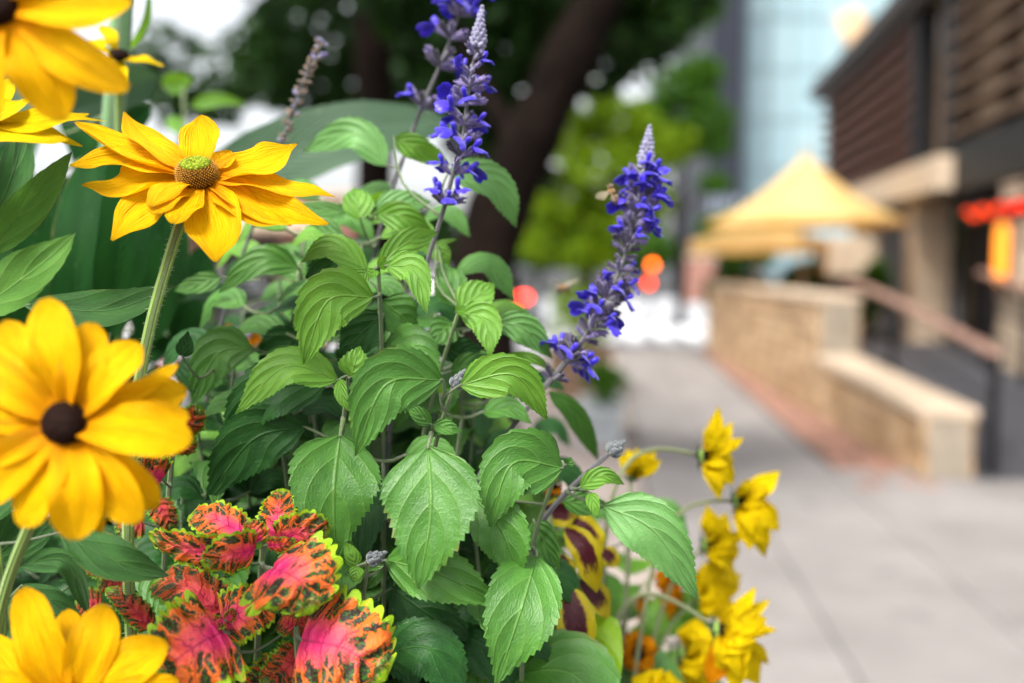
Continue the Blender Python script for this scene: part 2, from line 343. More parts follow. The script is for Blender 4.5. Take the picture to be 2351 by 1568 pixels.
# ------------------------------------------------------------------ blades: leaves and petals
PROF = {
 'ovate': ([0, .02, .06, .12, .2, .32, .45, .6, .72, .83, .92, 1], [.04, .2, .48, .72, .9, 1, .96, .80, .6, .36, .17, 0]),
 'heart': ([0, .015, .05, .12, .25, .4, .55, .7, .82, .91, .97, 1], [.25, .55, .80, .93, 1, .99, .92, .78, .6, .4, .2, 0]),
 'lance': ([0, .05, .15, .3, .45, .6, .75, .88, .95, 1], [.12, .35, .7, .95, 1, .9, .68, .36, .16, 0]),
 'canna': ([0, .05, .15, .3, .5, .7, .85, .95, 1], [.1, .45, .78, .97, 1, .88, .58, .25, 0]),
 'petal': ([0, .08, .2, .4, .58, .74, .86, .94, 1], [.42, .52, .70, .93, 1, .94, .74, .48, .16]),
 'pointed': ([0, .1, .22, .42, .56, .7, .82, .92, 1], [.42, .6, .84, 1, .97, .78, .50, .26, .07]),
 'narrow': ([0, .1, .3, .55, .75, .9, 1], [.3, .5, .85, 1, .85, .5, .08]),
}
def blade(mb, pts, w, hint, style='ovate', nu=24, nv=8, fold=.2, cup=0., teeth=0, tamp=0., round_teeth=False, quilt=0., qn=6, ruffle=0., rn=5, ribs=0., twist=0., mi=0, seed=0, slope=.50, curl=0.):
    c = resample(spline(pts, 40), nu + 1); T = np.gradient(c, axis=0); T /= np.linalg.norm(T, axis=1)[:, None] + 1e-12
    L = np.linalg.norm(np.diff(c, axis=0), axis=1).sum()
    r = np.random.default_rng(seed); ph = r.uniform(0, 6.28, 4)
    us = np.linspace(0, 1, nu + 1); W = np.interp(us, *PROF[style]) * w / 2
    W = W * (1 + .05 * np.sin(us * 7 + ph[0])); vs = np.linspace(-1, 1, nv + 1)
    V = []; UV = []; h = unit(hint)
    for i, u in enumerate(us):
        t = T[i]; n = unit(h - t * np.dot(h, t)); s = np.cross(t, n)
        if twist:
            a = twist * u; s, n = s * math.cos(a) + n * math.sin(a), n * math.cos(a) - s * math.sin(a)
        for v in vs:
            av = abs(v); x = v * W[i]; tt = 0.
            if teeth and .03 < u < .985:
                ph_ = u * teeth + (0.37 if v > 0 else 0) + ph[1]
                if round_teeth: k = abs(math.sin(math.pi * ph_)) ** .55 - .6
                else: k = (ph_ % 1.0) - .5
                x += math.copysign(1, v) * w * tamp * k * av ** 5 * min(1, W[i] / (w * .2)); tt = (0 if round_teeth else tamp * w * .8 * ((ph_ % 1.0)) * av ** 5)
            z = av * W[i] * math.sin(fold) + cup * W[i] * (v * v - .5) * 2 * .5
            if quilt: z += quilt * (abs(math.sin(math.pi * qn * (u - slope * av ** 1.25))) ** .6 - .5) * min(1, 9 * av) * (1 - av ** 4)
            if ruffle: z += ruffle * math.sin(rn * 6.283 * u + ph[2] + (0 if v > 0 else 1.9)) * av ** 2 * min(1, 5 * (1 - u))
            if ribs: z += ribs * W[i] * math.cos(v * 7.4 + ph[3] * .3) * math.sin(math.pi * min(1, u * 1.15)) ** .5
            if curl: z -= curl * L * max(0, u - .75) ** 2 * 8 * (1 - .3 * av)
            V.append(c[i] + s * x * math.cos(fold) + n * z + t * tt); UV.append((u, (v + 1) / 2))
    k = nv + 1
    F = [(i * k + j, (i + 1) * k + j, (i + 1) * k + j + 1, i * k + j + 1) for i in range(nu) for j in range(nv)]
    mb.add(V, F, mi, UV)
    return c
def rot_about(v, axis, deg): return np.array(Matrix.Rotation(math.radians(deg), 3, Vector(axis)) @ Vector(v))
_seed = [0]
def leaf(T, base, tip, w, mid=None, roll=0, mat='leaf_mid', kind='salvia', anchor=None, hint=None, name='leaf', arch=.10, stem=None, pet=True, fold=None):
    """base, mid, tip: (px, py, d); w in the same picture units at that distance"""
    _seed[0] += 1
    B, E = P(*base), P(*tip); d = (base[2] + tip[2]) / 2; wm = w * d / FPX * (1.06 if kind == 'salvia' else 1.0)
    t = unit(E - B)
    if hint is None: hint = rot_about(unit(CAM - (B + E) / 2), t, roll)
    L = np.linalg.norm(E - B)
    Mi = P(*mid) if mid is not None else (B + E) / 2 + unit(hint - t * np.dot(hint, t)) * L * arch
    mb = MB(); kw = dict(seed=_seed[0])
    if kind == 'salvia': kw.update(style='ovate', nu=60, nv=12, fold=.14 if fold is None else fold, teeth=17, tamp=.046, quilt=.010 * wm, qn=4, ruffle=.03 * wm, rn=2, curl=.03)
    elif kind == 'small': kw.update(style='ovate', nu=30, nv=8, fold=.25, teeth=9, tamp=.05, quilt=.02 * wm, qn=4)
    elif kind == 'coleus': kw.update(style='heart', nu=64, nv=14, fold=.10 if fold is None else fold, teeth=12, tamp=.115, round_teeth=True, quilt=.035 * wm, qn=7, ruffle=.06 * wm, rn=3.3, slope=.2, curl=.10, cup=-.14)
    elif kind == 'rud': kw.update(style='lance', nu=36, nv=8, fold=.25, teeth=13, tamp=.018, quilt=.010 * wm, qn=2.2, ruffle=.05 * wm, rn=1.5)
    elif kind == 'canna': kw.update(style='canna', nu=30, nv=10, fold=.15, ruffle=.03 * wm, rn=1)
    elif kind == 'lime': kw.update(style='heart', nu=26, nv=10, fold=.2, ruffle=.02 * wm, rn=1)
    elif kind == 'yellow': kw.update(style='lance', nu=30, nv=8, fold=.3, ruffle=.06 * wm, rn=2, teeth=6, tamp=.03, round_teeth=True)
    blade(mb, [B, Mi, E], wm, hint, **kw)
    mats = [MAT[mat], MAT['stem']]
    if pet:
        A = None
        if anchor is not None: A = P(*anchor)
        elif stem is not None:
            k = np.argmin(np.linalg.norm(stem - B, axis=1) + 1.5 * np.maximum(0, stem[:, 2] - B[2])); A = stem[k]
        if A is not None and np.linalg.norm(A - B) > .001:
            dd = np.linalg.norm(A - B); r = max(.0008, min(.0014, wm * .03))
            m = (A + B) / 2 - np.array([0, 0, .10 * dd]) - t * dd * .12
            tube(mb, spline([A, m, B, B + (Mi - B) * .05], 10), np.linspace(r * 1.1, r * .45, 10), 6, 1)
    return mb.build(name, mats, T)

# ================================================================== THE SETTING
def quad_sheet(name, pts, mat, kind='structure', z=0.0, nx=1, ny=1):
    mb = MB(); p = np.array(pts, float)
    V = [];
    for i in range(nx + 1):
        for j in range(ny + 1):
            a, c = i / nx, j / ny
            V.append((1 - a) * (1 - c) * p[0] + a * (1 - c) * p[1] + a * c * p[2] + (1 - a) * c * p[3])
    k = ny + 1
    mb.add(V, [(i * k + j, (i + 1) * k + j, (i + 1) * k + j + 1, i * k + j + 1) for i in range(nx) for j in range(ny)])
    w = mb.build(name, mat, smooth=False); w.o['kind'] = kind; return w
MAT['asphalt'] = plain('asphalt', (.06, .06, .062), .9, .3, var=.35, scale=3, bumpd=.004, bscale=120)
b = NB('concrete_slab'); p = b.pos(); c = b.mix(b.step(b.noise(1.3, 6, p, .65), .3, .7), (.165, .151, .144), (.232, .215, .206)); c = b.mix(b.M('MULTIPLY', b.objrand(), .35), c, (.15, .138, .13))
c = b.mix(b.M('MULTIPLY', b.step(b.noise(3.1, 3, p), .60, .72), .55), c, (.095, .086, .08)); c = b.mix(b.M('MULTIPLY', b.step(b.noise(26, 2, p), .70, .74), .6), c, (.06, .055, .052))
MAT['concrete'] = b.done(b.bsdf(c, .85, .25, 0, b.bump(b.noise(90, 4, p), .0015)))
MAT['concrete_base'] = plain('joint_sand', (.10, .09, .085), .95, .2)
MAT['road_pale'] = plain('pale_concrete_road', (.36, .365, .38), .8, .3, var=.1, scale=.6)
MAT['paint_white'] = plain('road_paint', (.80, .80, .80), .7, .3, var=.1)
MAT['kerb'] = plain('kerb_concrete', (.36, .34, .32), .85, .3)
MAT['brick'] = plain('paving_brick', (.33, .175, .125), .85, .3, var=.3, scale=14, bumpd=.002, bscale=140, rand=.5)
MAT['stone'] = plain('tan_sandstone', (.50, .35, .21), .85, .3, var=.35, scale=3.2, bumpd=.010, bscale=22, col2=(.33, .20, .10), rand=.45)
MAT['stone_cap'] = plain('sandstone_cap', (.46, .36, .26), .8, .3, var=.18, scale=5, bumpd=.002, bscale=60)
MAT['mortar'] = plain('mortar', (.26, .22, .17), .95, .2)

quad_sheet('ground', [(-400, -60, -.05), (400, -60, -.05), (400, 700, -.05), (-400, 700, -.05)], MAT['asphalt'])
SL = .09                                            # the pavement runs at this slope from the view direction
def S(l, d, z=0.0): return (l + SL * d, d, z)
# pavement: bed plus each slab
pave = quad_sheet('pavement', [S(.28, -4, .094), S(7.5, -4, .094 - .0), S(7.5, 18, .094), S(.28, 18, .094)], MAT['concrete_base'])
pave.o.location.z = -.094 - .02
slab_meshes = {}
rz = -math.atan(SL)
def slab(l0, l1, d0, d1):
    key = (round(l1 - l0, 3), round(d1 - d0, 3))
    if key not in slab_meshes:
        m = MB(); box(m, (0, 0, 0), (key[0] - .012, key[1] - .012, .04), bev=.006); slab_meshes[key] = m.mesh('slab', MAT['concrete'], smooth=False)
    c = S((l0 + l1) / 2, (d0 + d1) / 2, -.020 + random.uniform(-.0015, .0015)); o = inst('slab', slab_meshes[key], Wrap(pave.o, pave.o.location), Matrix.Translation(c) @ Matrix.Rotation(rz, 4, 'Z')); return o
d = -3.0
while d < 17.6:
    slab(.30, .92, d, d + 1.25); slab(.92, 1.64, d, d + 1.25); d += 1.25
d = -3.0
while d < 6.0:
    for l in (1.64, 2.54, 3.44, 4.34): slab(l, l + .9, d, d + 1.25)
    d += 1.25
# brick strip along the wall
strip = quad_sheet('brick_strip', [S(1.64, 6.4, -.012), (3.0, 6.4, -.012), (3.55, 17.6, -.012), S(1.64, 17.6, -.012)], MAT['concrete_base'])
bm = MB(); box(bm, (0, 0, 0), (.10, .205, .05), bev=.005); brick_me = bm.mesh('brick', MAT['brick'], smooth=False)
nb = 0; d = 6.5; row = 0
while d < 17.4 and nb < 296:
    l = 1.70
    while S(l, d)[0] < 2.78 + .052 * (d - 6.7) and nb < 296:
        inst('brick', brick_me, Wrap(strip.o, (0, 0, 0)), Matrix.Translation(S(l + .052, d + (row % 2) * 0 + .105 * (int(round(l / .108)) % 2), -.024 + random.uniform(-.002, .002))) @ Matrix.Rotation(rz + random.uniform(-.01, .01), 4, 'Z')); nb += 1; l += .108
    d += .214; row += 1
# verge between pavement and street, kerb, street, crossing
quad_sheet('verge', [S(-.75, 1.4, -.006), S(.28, 1.4, -.006), S(.28, 18, -.006), S(-.75, 18, -.006)], plain('verge_pavers', (.30, .25, .22), .9, .3, var=.25, scale=6))
kb = MB(); box(kb, (S(-.83, 8.2)[0], 8.2, -.07), (.15, 19.6, .14), rz=rz, bev=.015); tag(kb.build('kerb', MAT['kerb'], smooth=False), kind='structure')
quad_sheet('road', [S(-9.5, -6, -.046 - .05 + .05), S(-.91, -6, -.046), S(-.91, 18, -.046), S(-9.5, 18, -.046)], plain('street_asphalt', (.17, .17, .175), .9, .3, var=.2, scale=2))
quad_sheet('cross_street', [(-60, 18.05, -.040), (60, 18.05, -.040), (60, 46, -.040), (-60, 46, -.040)], MAT['road_pale'])
zb = MB()
for i in range(9): box(zb, (S(.1 + i * .62, 22)[0], 22.2 + .0 * i, -.036 + .006), (.36, 6.5, .004), rz=rz)
tag(zb.build('crosswalk_marking', MAT['paint_white'], smooth=False), kind='structure')

# ---------------------------------------------------------------- stone walls beside the ramp
def wall_frame(a, c):
    a = np.array(a, float); c = np.array(c, float); v = c - a; L = np.linalg.norm(v); return a, v / L, L
def stone_wall(name, label, a, c, h0, h1, thick, course, cap=.07, lmin=.22, lmax=.45):
    a, t, L = wall_frame(a, c); n = np.array([-t[1], t[0]]); n = -n if n[0] < 0 else n      # n points away from the pavement (right)
    T = thing(name, (a[0], a[1], 0), label, 'wall')
    ax = np.array([[t[0], t[1], 0], [n[0], n[1], 0], [0, 0, 1.0]])
    # core, slightly recessed
    mb = MB(); q = [a + n * .03, a + t * L + n * .03, a + t * L + n * (thick - .03), a + n * (thick - .03)]
    V = [(p[0], p[1], -.05) for p in q] + [(q[0][0], q[0][1], h0 - cap), (q[1][0], q[1][1], h1 - cap), (q[2][0], q[2][1], h1 - cap), (q[3][0], q[3][1], h0 - cap)]
    mb.add(V, [(0, 1, 5, 4), (1, 2, 6, 5), (2, 3, 7, 6), (3, 0, 4, 7), (4, 5, 6, 7)]); mb.build('core', MAT['mortar'], T, smooth=False)
    z = 0.0; k = 0
    while z < max(h0, h1) - cap - .02:
        s = 0.0
        while s < L - .01:
            l = min(random.uniform(lmin, lmax), L - s)
            if L - s - l < .1: l = L - s
            hh = h0 + (h1 - h0) * (s + l / 2) / L - cap; ch = min(course, hh - z)
            if ch > .025:
                m = MB(); pr = random.uniform(0, .018)
                cc = a + t * (s + l / 2) + n * (thick / 2 - 0)
                box(m, (cc[0], cc[1], z + ch / 2), (l - .012, thick + pr * 2, ch - .010), ax=ax, bev=.014)
                m.build('stone', MAT['stone'], T, smooth=False)
            s += l
        z += course * (1 + .0 * k); k += 1
    s = 0.0
    while s < L - .01:
        l = min(.95, L - s)
        if L - s - l < .25: l = L - s
        z0 = h0 + (h1 - h0) * s / L; z1 = h0 + (h1 - h0) * (s + l) / L
        tt = np.array([t[0] * l, t[1] * l, z1 - z0]); tl = np.linalg.norm(tt); tt /= tl; nn = np.array([n[0], n[1], 0]); up = np.cross(tt, nn); up = -up if up[2] < 0 else up
        cc = a + t * (s + l / 2) + n * thick / 2; m = MB(); box(m, (cc[0], cc[1], (z0 + z1) / 2 - cap / 2), (tl - .006, thick + .06, cap), ax=np.array([tt, nn, up]), bev=.012)
        m.build('cap_stone', MAT['stone_cap'], T, smooth=False); s += l
    return T
stone_wall('stone_wall', 'low tan sandstone wall with a pale cap beside the ramp', (2.80, 6.7), (2.95, 9.55), .48, .60, .34, .14)
stone_wall('stone_wall', 'taller tan sandstone wall under the yellow parasols', (2.96, 9.62), (3.32, 16.9), 1.17, 1.17, .40, .155, lmin=.28, lmax=.6)

# ramp and terrace
MAT['slate'] = plain('dark_paving', (.038, .038, .044), .7, .4, var=.25, scale=5)
rm = MB(); rm.add([(3.17, 6.6, -.005), (5.2, 6.6, -.005), (5.4, 9.7, .42), (3.36, 9.7, .42), (3.17, 6.6, -.06), (5.2, 6.6, -.06), (5.4, 9.7, -.06), (3.36, 9.7, -.06)], [(0, 1, 2, 3), (4, 5, 1, 0), (5, 6, 2, 1), (6, 7, 3, 2), (7, 4, 0, 3)])
tag(rm.build('ramp', MAT['slate'], smooth=False), kind='structure')
tm = MB(); box(tm, (5.35, 13.45, .2), (3.9, 7.45, .44), bev=.01); tag(tm.build('terrace', MAT['slate'], smooth=False), kind='structure')

# handrails
MAT['copper'] = plain('weathered_wood_rail', (.33, .19, .14), .55, .4, var=.25, scale=20)
MAT['steel'] = plain('black_steel', (.007, .007, .009), .5, .2, var=.2)
def handrail(label, pts, drop):
    T = thing('handrail', (pts[0][0], pts[0][1], drop(0)), label, 'handrail')
    m = MB(); c = spline(pts, 14)
    for i in range(13):
        t = c[i + 1] - c[i]; l = np.linalg.norm(t); t = t / l; s = unit(np.cross(t, (0, 0, 1))); u = np.cross(s, t)
        box(m, (c[i] + c[i + 1]) / 2, (l + .004, .10, .055), ax=np.array([t, s, u]), bev=.012)
    m.build('rail', MAT['copper'], T)
    for i in (0, 6, 12):
        m = MB(); p = c[i]; z0 = drop(i / 12) - .02; box(m, (p[0], p[1], (z0 + p[2] - .02) / 2), (.055, .055, p[2] - .02 - z0), bev=.006); m.build('post', MAT['steel'], T, smooth=False)
    m = MB(); lo = c.copy()
    for f in (.35, .62, .86):
        q = lo.copy(); q[:, 2] = [drop(i / 13) + (lo[i, 2] - drop(i / 13)) * f for i in range(14)]; tube(m, q, .009, 6)
    m.build('guard_bars', MAT['steel'], T)
handrail('copper brown handrail on black posts above the low stone wall', [(3.29, 6.75, .86), (3.33, 8.2, 1.08), (3.38, 9.5, 1.24), (3.41, 10.1, 1.27)], lambda f: max(-.005, -.005 + .44 * min(1, f * 3.35 / 3.1)))
handrail('copper brown handrail against the dark restaurant recess', [(4.72, 8.2, 1.05), (4.78, 9.3, 1.25), (4.85, 10.3, 1.38)], lambda f: .2 + .22 * min(1, f * 1.4))

# ---------------------------------------------------------------- right building
BS = .14
def Bp(off, d, z=0): return np.array([3.55 + BS * d + off, d, z])
bt = unit([BS, 1, 0]); bn = np.array([bt[1], -bt[0], 0]); BAX = np.array([bt, bn, [0, 0, 1.0]])
def bbox(mb, off0, off1, d0, d1, z0, z1, bev=0, mi=0):
    c = (Bp(off0, d0) + Bp(off1, d1)) / 2; c[2] = (z0 + z1) / 2
    box(mb, c, (abs(d1 - d0) * math.hypot(1, BS), abs(off1 - off0) * bt[1], z1 - z0), ax=BAX, bev=bev, mi=mi)
MAT['wood_red'] = plain('red_brown_cedar', (.095, .034, .018), .6, .25, var=.4, scale=6, bumpd=.002, bscale=80, rand=.25)
MAT['wood_tan'] = plain('tan_cedar', (.14, .086, .054), .6, .25, var=.3, scale=6, rand=.25)
MAT['wood_back'] = plain('dark_sheathing', (.012, .007, .005), .8, .2)
MAT['fascia'] = plain('grey_fascia', (.045, .038, .036), .6, .3)
MAT['dark_glass'] = plain('dark_window_glass', (.02, .014, .010), .10, .5, var=.3)
MAT['brown_render'] = plain('dark_brown_panel', (.028, .016, .009), .7, .3)
T = thing('restaurant_building', Bp(0, 9.5), 'two storey restaurant with cedar slat upper floor and stone piers', 'building')
m = MB(); bbox(m, .12, 6, 6.0, 20.8, 2.72, 4.95); bbox(m, 1.3, 6, 6.0, 20.8, -.05, 2.72); m.build('wall', MAT['wood_back'], T, smooth=False)
m = MB(); bbox(m, -.28, 6.2, 5.9, 21.0, 4.95, 5.16, .01); bbox(m, -.20, 0.1, 5.9, 20.95, 4.83, 4.948); m.build('roof', MAT['fascia'], T, smooth=False)
m = MB(); bbox(m, -.24, .115, 11.75, 17.2, 2.34, 2.74, .012); m.build('stone_beam', MAT['stone_cap'], T, smooth=False)
m = MB(); bbox(m, -.05, .115, 6.0, 11.7, 2.30, 2.86, .012); m.build('steel_fascia', MAT['steel'], T, smooth=False)
m = MB(); bbox(m, .12, 1.29, 6.0, 20.8, 2.62, 2.715); m.build('soffit', MAT['wood_back'], T, smooth=False)
for i in range(8):
    z = 2.82 + i * .255; m = MB(); bbox(m, -.07, .115, 13.75, 20.78, z, z + .11, .008); m.build('slat', MAT['wood_red'], T, smooth=False)
for i in range(7):
    z = 2.95 + i * .27; m = MB(); bbox(m, -.09, .10, 6.0, 11.78, z, z + .075, .008); m.build('slat', MAT['wood_tan'], T, smooth=False)
for dd in (7.2, 9.3, 10.6): m = MB(); bbox(m, .102, .118, dd, dd + .75, 2.9, 4.82); m.build('screen_panel', MAT['stone_cap'], T, smooth=False)
for dd in (11.9, 13.45): m = MB(); bbox(m, -.06, .10, dd, dd + .24, 2.745, 4.95, .01); m.build('steel_column', MAT['steel'], T, smooth=False)
m = MB(); bbox(m, .08, .118, 12.16, 13.43, 2.76, 4.82); m.build('window', MAT['dark_glass'], T, smooth=False)
m = MB(); bbox(m, .05, .079, 12.7, 12.78, 2.76, 4.82); m.build('mullion', MAT['wood_tan'], T, smooth=False)
def pier(d0, d1, off, dep, z1, base, lab):
    m = MB()
    z = -.02; k = 0
    while z < z1 - .01:
        h = min(.28, z1 - z); s = .012 if k % 2 else 0
        m2 = MB(); bbox(m2, off + s, off + dep - s, d0 + s, d1 - s, z, z + h - .006, .012); m2.build('stone', MAT['stone_cap'] if lab else MAT['stone'], T, smooth=False); z += h; k += 1
pier(13.45, 13.95, -.02, .5, 2.34, 0, True)
pier(9.55, 10.15, -.02, .5, 2.30, 0, True)
pier(17.4, 17.9, -.02, .5, 2.34, 0, True)
m = MB(); bbox(m, 1.22, 1.298, 6, 20.7, -.05, 2.62); m.build('recess_panel', MAT['brown_render'], T, smooth=False)
for dd in (10.9, 12.2, 14.6): m = MB(); bbox(m, 1.16, 1.218, dd, dd + .95, .44, 2.3, .01); m.build('door', MAT['dark_glass'], T, smooth=False)
# lit lamp on the near pier, neon sign above it
L = thing('wall_lamp', Bp(-.06, 9.85, .8), 'tall glowing orange wall lamp on the stone pier', 'lamp')
m = MB(); c = Bp(-.03, 9.85); box(m, (c[0], c[1], 1.57), (.16, .05, .72), ax=BAX, bev=.01); m.build('back_plate', MAT['steel'], L, smooth=False)
m = MB(); c = Bp(-.10, 9.85); tube(m, [(c[0], c[1], z) for z in np.linspace(1.28, 1.86, 9)], [.05, .062, .066, .068, .068, .068, .066, .062, .05], 14); m.build('lit_shade', emit('lamp_glow', (1.0, .30, .03), .75), L)
N = thing('neon_sign', Bp(-.2, 9.4, 2.0), 'glowing red neon tube sign hanging under the dark soffit', 'sign')
m = MB(); bbox(m, -.05, -.02, 8.9, 11.2, 1.92, 2.10, .01); m.build('backing', MAT['steel'], N, smooth=False)
for k, (da, db) in enumerate(((9.0, 9.9), (10.0, 11.1))):
    pts = [Bp(-.085, da + (db - da) * f, 2.01 + .045 * math.sin(f * 14 + k)) for f in np.linspace(0, 1, 30)]; m = MB(); tube(m, pts, .014, 8); m.build('neon_tube', emit('neon_red' if k == 0 else 'neon_orange', (1.0, .02, .004) if k == 0 else (1.0, .05, .003), .8), N)
for dd in (9.0, 11.0): m = MB(); bbox(m, -.04, -.03, dd, dd + .01, 2.095, 2.31); m.build('hanger', MAT['steel'], N, smooth=False)

# ---------------------------------------------------------------- parasols
b = NB('yellow_canvas'); p = b.pos(); c = b.mix(b.step(b.noise(1.6, 3, p), .3, .7), (.72, .50, .19), (.78, .57, .25)); nm = b.bump(b.noise(220, 2, p), .001)
MAT['canvas'] = b.done(b.trans(b.bsdf(c, .8, .2, 0, nm), (.72, .34, .015), .45))
MAT['pole_wood'] = plain('parasol_pole', (.42, .30, .20), .5, .4)
def parasol(label, c, R, rim_z, apex_z, foot_z, rot, val=.13):
    T = thing('parasol', (c[0], c[1], foot_z), label, 'parasol', None); n = 8; seg = 8; rings = 12; m = MB(); V = []; 
    def ringpt(f, a):
        g = (a - rot) / (2 * math.pi / n); g = (g - math.floor(g)); sag = 1 - .05 * math.sin(math.pi * g) * f
        return np.array([c[0] + R * f * sag * math.cos(a), c[1] + R * f * sag * math.sin(a), rim_z + (apex_z - rim_z) * ((1 - f) ** 1.48) - .03 * math.sin(math.pi * g) * f * (1 - f)])
    for i in range(rings + 1):
        for k in range(n * seg): V.append(ringpt(.02 + .98 * i / rings, rot + 2 * math.pi * k / (n * seg)))
    N_ = n * seg
    F = [(i * N_ + k, i * N_ + (k + 1) % N_, (i + 1) * N_ + (k + 1) % N_, (i + 1) * N_ + k) for i in range(rings) for k in range(N_)]
    m.add(V, F); cp = m.build('canopy', MAT['canvas'], T)
    m = MB(); V = []
    for j in range(2):
        for k in range(N_):
            q = ringpt(1.0, rot + 2 * math.pi * k / N_); q = q + np.array([0, 0, -.002 if j == 0 else -val - .03 * abs(math.sin(math.pi * (k % seg) / seg))]); V.append(q)
    m.add(V, [(k, (k + 1) % N_, N_ + (k + 1) % N_, N_ + k) for k in range(N_)]); m.build('valance', MAT['canvas'], T)
    for k in range(n):
        a = rot + 2 * math.pi * k / n; m = MB(); tube(m, [ringpt(f, a) - np.array([0, 0, .015]) for f in np.linspace(.03, .99, 8)], .009, 6); m.build('rib', MAT['pole_wood'], T)
    m = MB(); tube(m, [(c[0], c[1], z) for z in np.linspace(foot_z, apex_z + .03, 8)], .024, 10); m.build('pole', MAT['pole_wood'], T)
    m = MB(); lathe(m, [(.004, .14), (.03, .11), (.035, .06), (.02, .02), (.05, 0)], (c[0], c[1], apex_z)); m.build('finial', MAT['pole_wood'], T)
    m = MB(); lathe(m, [(.28, 0), (.28, .05), (.1, .08), (.05, .22), (.03, .23)], (c[0], c[1], foot_z)); m.build('base', MAT['steel'], T)
parasol('large yellow canvas parasol nearest the cedar clad building', (3.94, 13.5), 1.33, 2.05, 2.95, .42, .2, .05)
parasol('second yellow parasol standing lower, behind the large one', (3.99, 16.2), 1.10, 1.87, 2.30, .42, .5, .20)

# ---------------------------------------------------------------- towers and far buildings
def facade(T, x0, x1, y, z0, z1, nx, nz, frame, glass, fr=.18, name='pane'):
    w = (x1 - x0) / nx; h = (z1 - z0) / nz; pm = MB(); box(pm, (0, 0, 0), (w - fr, .12, h - fr * .7)); me = pm.mesh(name, glass, smooth=False)
    for i in range(nx):
        for k in range(nz): inst(name, me, T, Matrix.Translation((x0 + (i + .5) * w, y - .02, z0 + (k + .5) * h)))
def glassmat(name, a, c, rough=.12):
    b = NB(name); x = b.mix(b.objrand(), a, c); return b.done(b.bsdf(x, rough, .4))
T = thing('glass_tower', (19, 72, 0), 'pale blue glass office tower behind the parasols', 'building')
m = MB(); box(m, (28.5, 82, 24), (24, 19.8, 48)); m.build('core', plain('mullion_grey', (.26, .34, .37), .5, .4), T, smooth=False)
facade(T, 16.6, 40.4, 72.06, 1.2, 47, 14, 13, None, glassmat('pale_blue_glass', (.24, .36, .40), (.32, .45, .48), .35), .35)
T = thing('dark_tower', (14.5, 66, 0), 'dark grey tower with pale vertical fins beside the glass tower', 'building')
m = MB(); box(m, (14.05, 74, 21), (2.2, 15, 42)); m.build('wall', plain('dark_cladding', (.016, .019, .030), .4, .3), T, smooth=False)
for k in range(4): m = MB(); box(m, (13.25 + k * .55, 66.4, 3 + .0 * k), (.30, .3, 6)); m.build('fin', plain('pale_fin', (.24, .26, .34), .5, .3), T, smooth=False)
# pink sandstone building across the street
MAT['pink'] = plain('pink_sandstone', (.34, .17, .13), .8, .3, var=.25, scale=1.2, rand=.2)
T = thing('sandstone_building', (-9, 24, 0), 'low pink sandstone shop across the street behind the leaves', 'building')
m = MB(); box(m, (-10.8, 28.2, 1.5), (14.1, 8, 3.1)); m.build('wall', MAT['pink'], T, smooth=False)
m = MB(); box(m, (-10.8, 28.2, 3.13), (14.5, 8.4, .16), bev=.02); m.build('parapet', MAT['stone_cap'], T, smooth=False)
for k in range(5):
    x = -16.6 + k * 2.55; m = MB(); box(m, (x, 24.14, 1.35), (1.5, .1, 1.5)); w = m.build('window', MAT['dark_glass'], T, smooth=False)
    m = MB(); box(m, (x, 24.1, .54), (1.7, .2, .1)); m.build('sill', MAT['stone_cap'], T, smooth=False)
m = MB(); box(m, (-10.8, 23.6, 2.45), (13.2, 1.1, .08), ax=np.array([[1, 0, 0], [0, .96, .28], [0, -.28, .96]])); m.build('awning', MAT['stone_cap'], T, smooth=False)
T = thing('gate_pier', (7.5, 40, 0), 'pink sandstone pier on the far side of the street', 'pier')
m = MB(); box(m, (7.5, 40, .86), (1.05, 1.05, 1.74), bev=.02); m.build('shaft', MAT['pink'], T, smooth=False)
m = MB(); box(m, (7.5, 40, 1.79), (1.25, 1.25, .12), bev=.02); m.build('cap', MAT['stone_cap'], T, smooth=False)
T = thing('tan_pillar', (5.3, 16.0, .42), 'square tan stone pillar under the parasol on the terrace', 'pillar')
m = MB(); c = P(1945, 600, 16.0); box(m, (c[0], 16.0, 1.60), (.80, .5, .62), bev=.02); m.build('block', MAT['stone_cap'], T, smooth=False)
m = MB(); box(m, (c[0], 16.0, .85), (.62, .42, .9), bev=.02); m.build('shaft', MAT['brown_render'], T, smooth=False)
T = thing('panel_on_pole', (13, 40, 4), 'tan panel on a pole above the roof edge', 'banner')  # unidentified tan shape, modelled as a plain panel on a pole
c = P(1965, 75, 40); m = MB(); box(m, (c[0], c[1], c[2]), (1.15, .12, 1.9), ax=np.array([[.9, 0, .43], [0, 1, 0], [-.43, 0, .9]]), bev=.03); m.build('panel', plain('tan_panel', (.5, .34, .2), .7, .3), T)
m = MB(); tube(m, [(c[0] + .2, c[1] + .12, -.05), (c[0] + .2, c[1] + .12, c[2] + .6)], .09, 10); m.build('pole', MAT['steel'], T)

# added post holding two lights taken to be vehicle tail lights
T = thing('tail_light_post', (2.7, 20, 0), 'added slim post holding two tail lights, orange above red', 'signal')
c = P(1493, 611, 20.0); m = MB(); tube(m, [(c[0], 20.06, -.04), (c[0], 20.06, 1.62)], .035, 10); m.build('post', MAT['steel'], T)
m = MB(); box(m, (c[0], 20.03, 1.27), (.17, .1, .62), bev=.02); m.build('housing', MAT['steel'], T, smooth=False)
for z, px, mt in ((P(1497, 608, 20)[2], P(1497, 608, 20)[0], emit('lamp_orange', (1.0, .15, .012), 4.2)), (P(1489, 650, 20)[2], P(1489, 650, 20)[0], emit('lamp_red', (1.0, .06, .006), 3.4))):
    m = MB(); lathe(m, [(.062, 0), (.06, .015), (.045, .03), (.01, .038)], (px, 19.975, z), axis=(0, -1, 0), seg=16); m.build('lamp', mt, T)

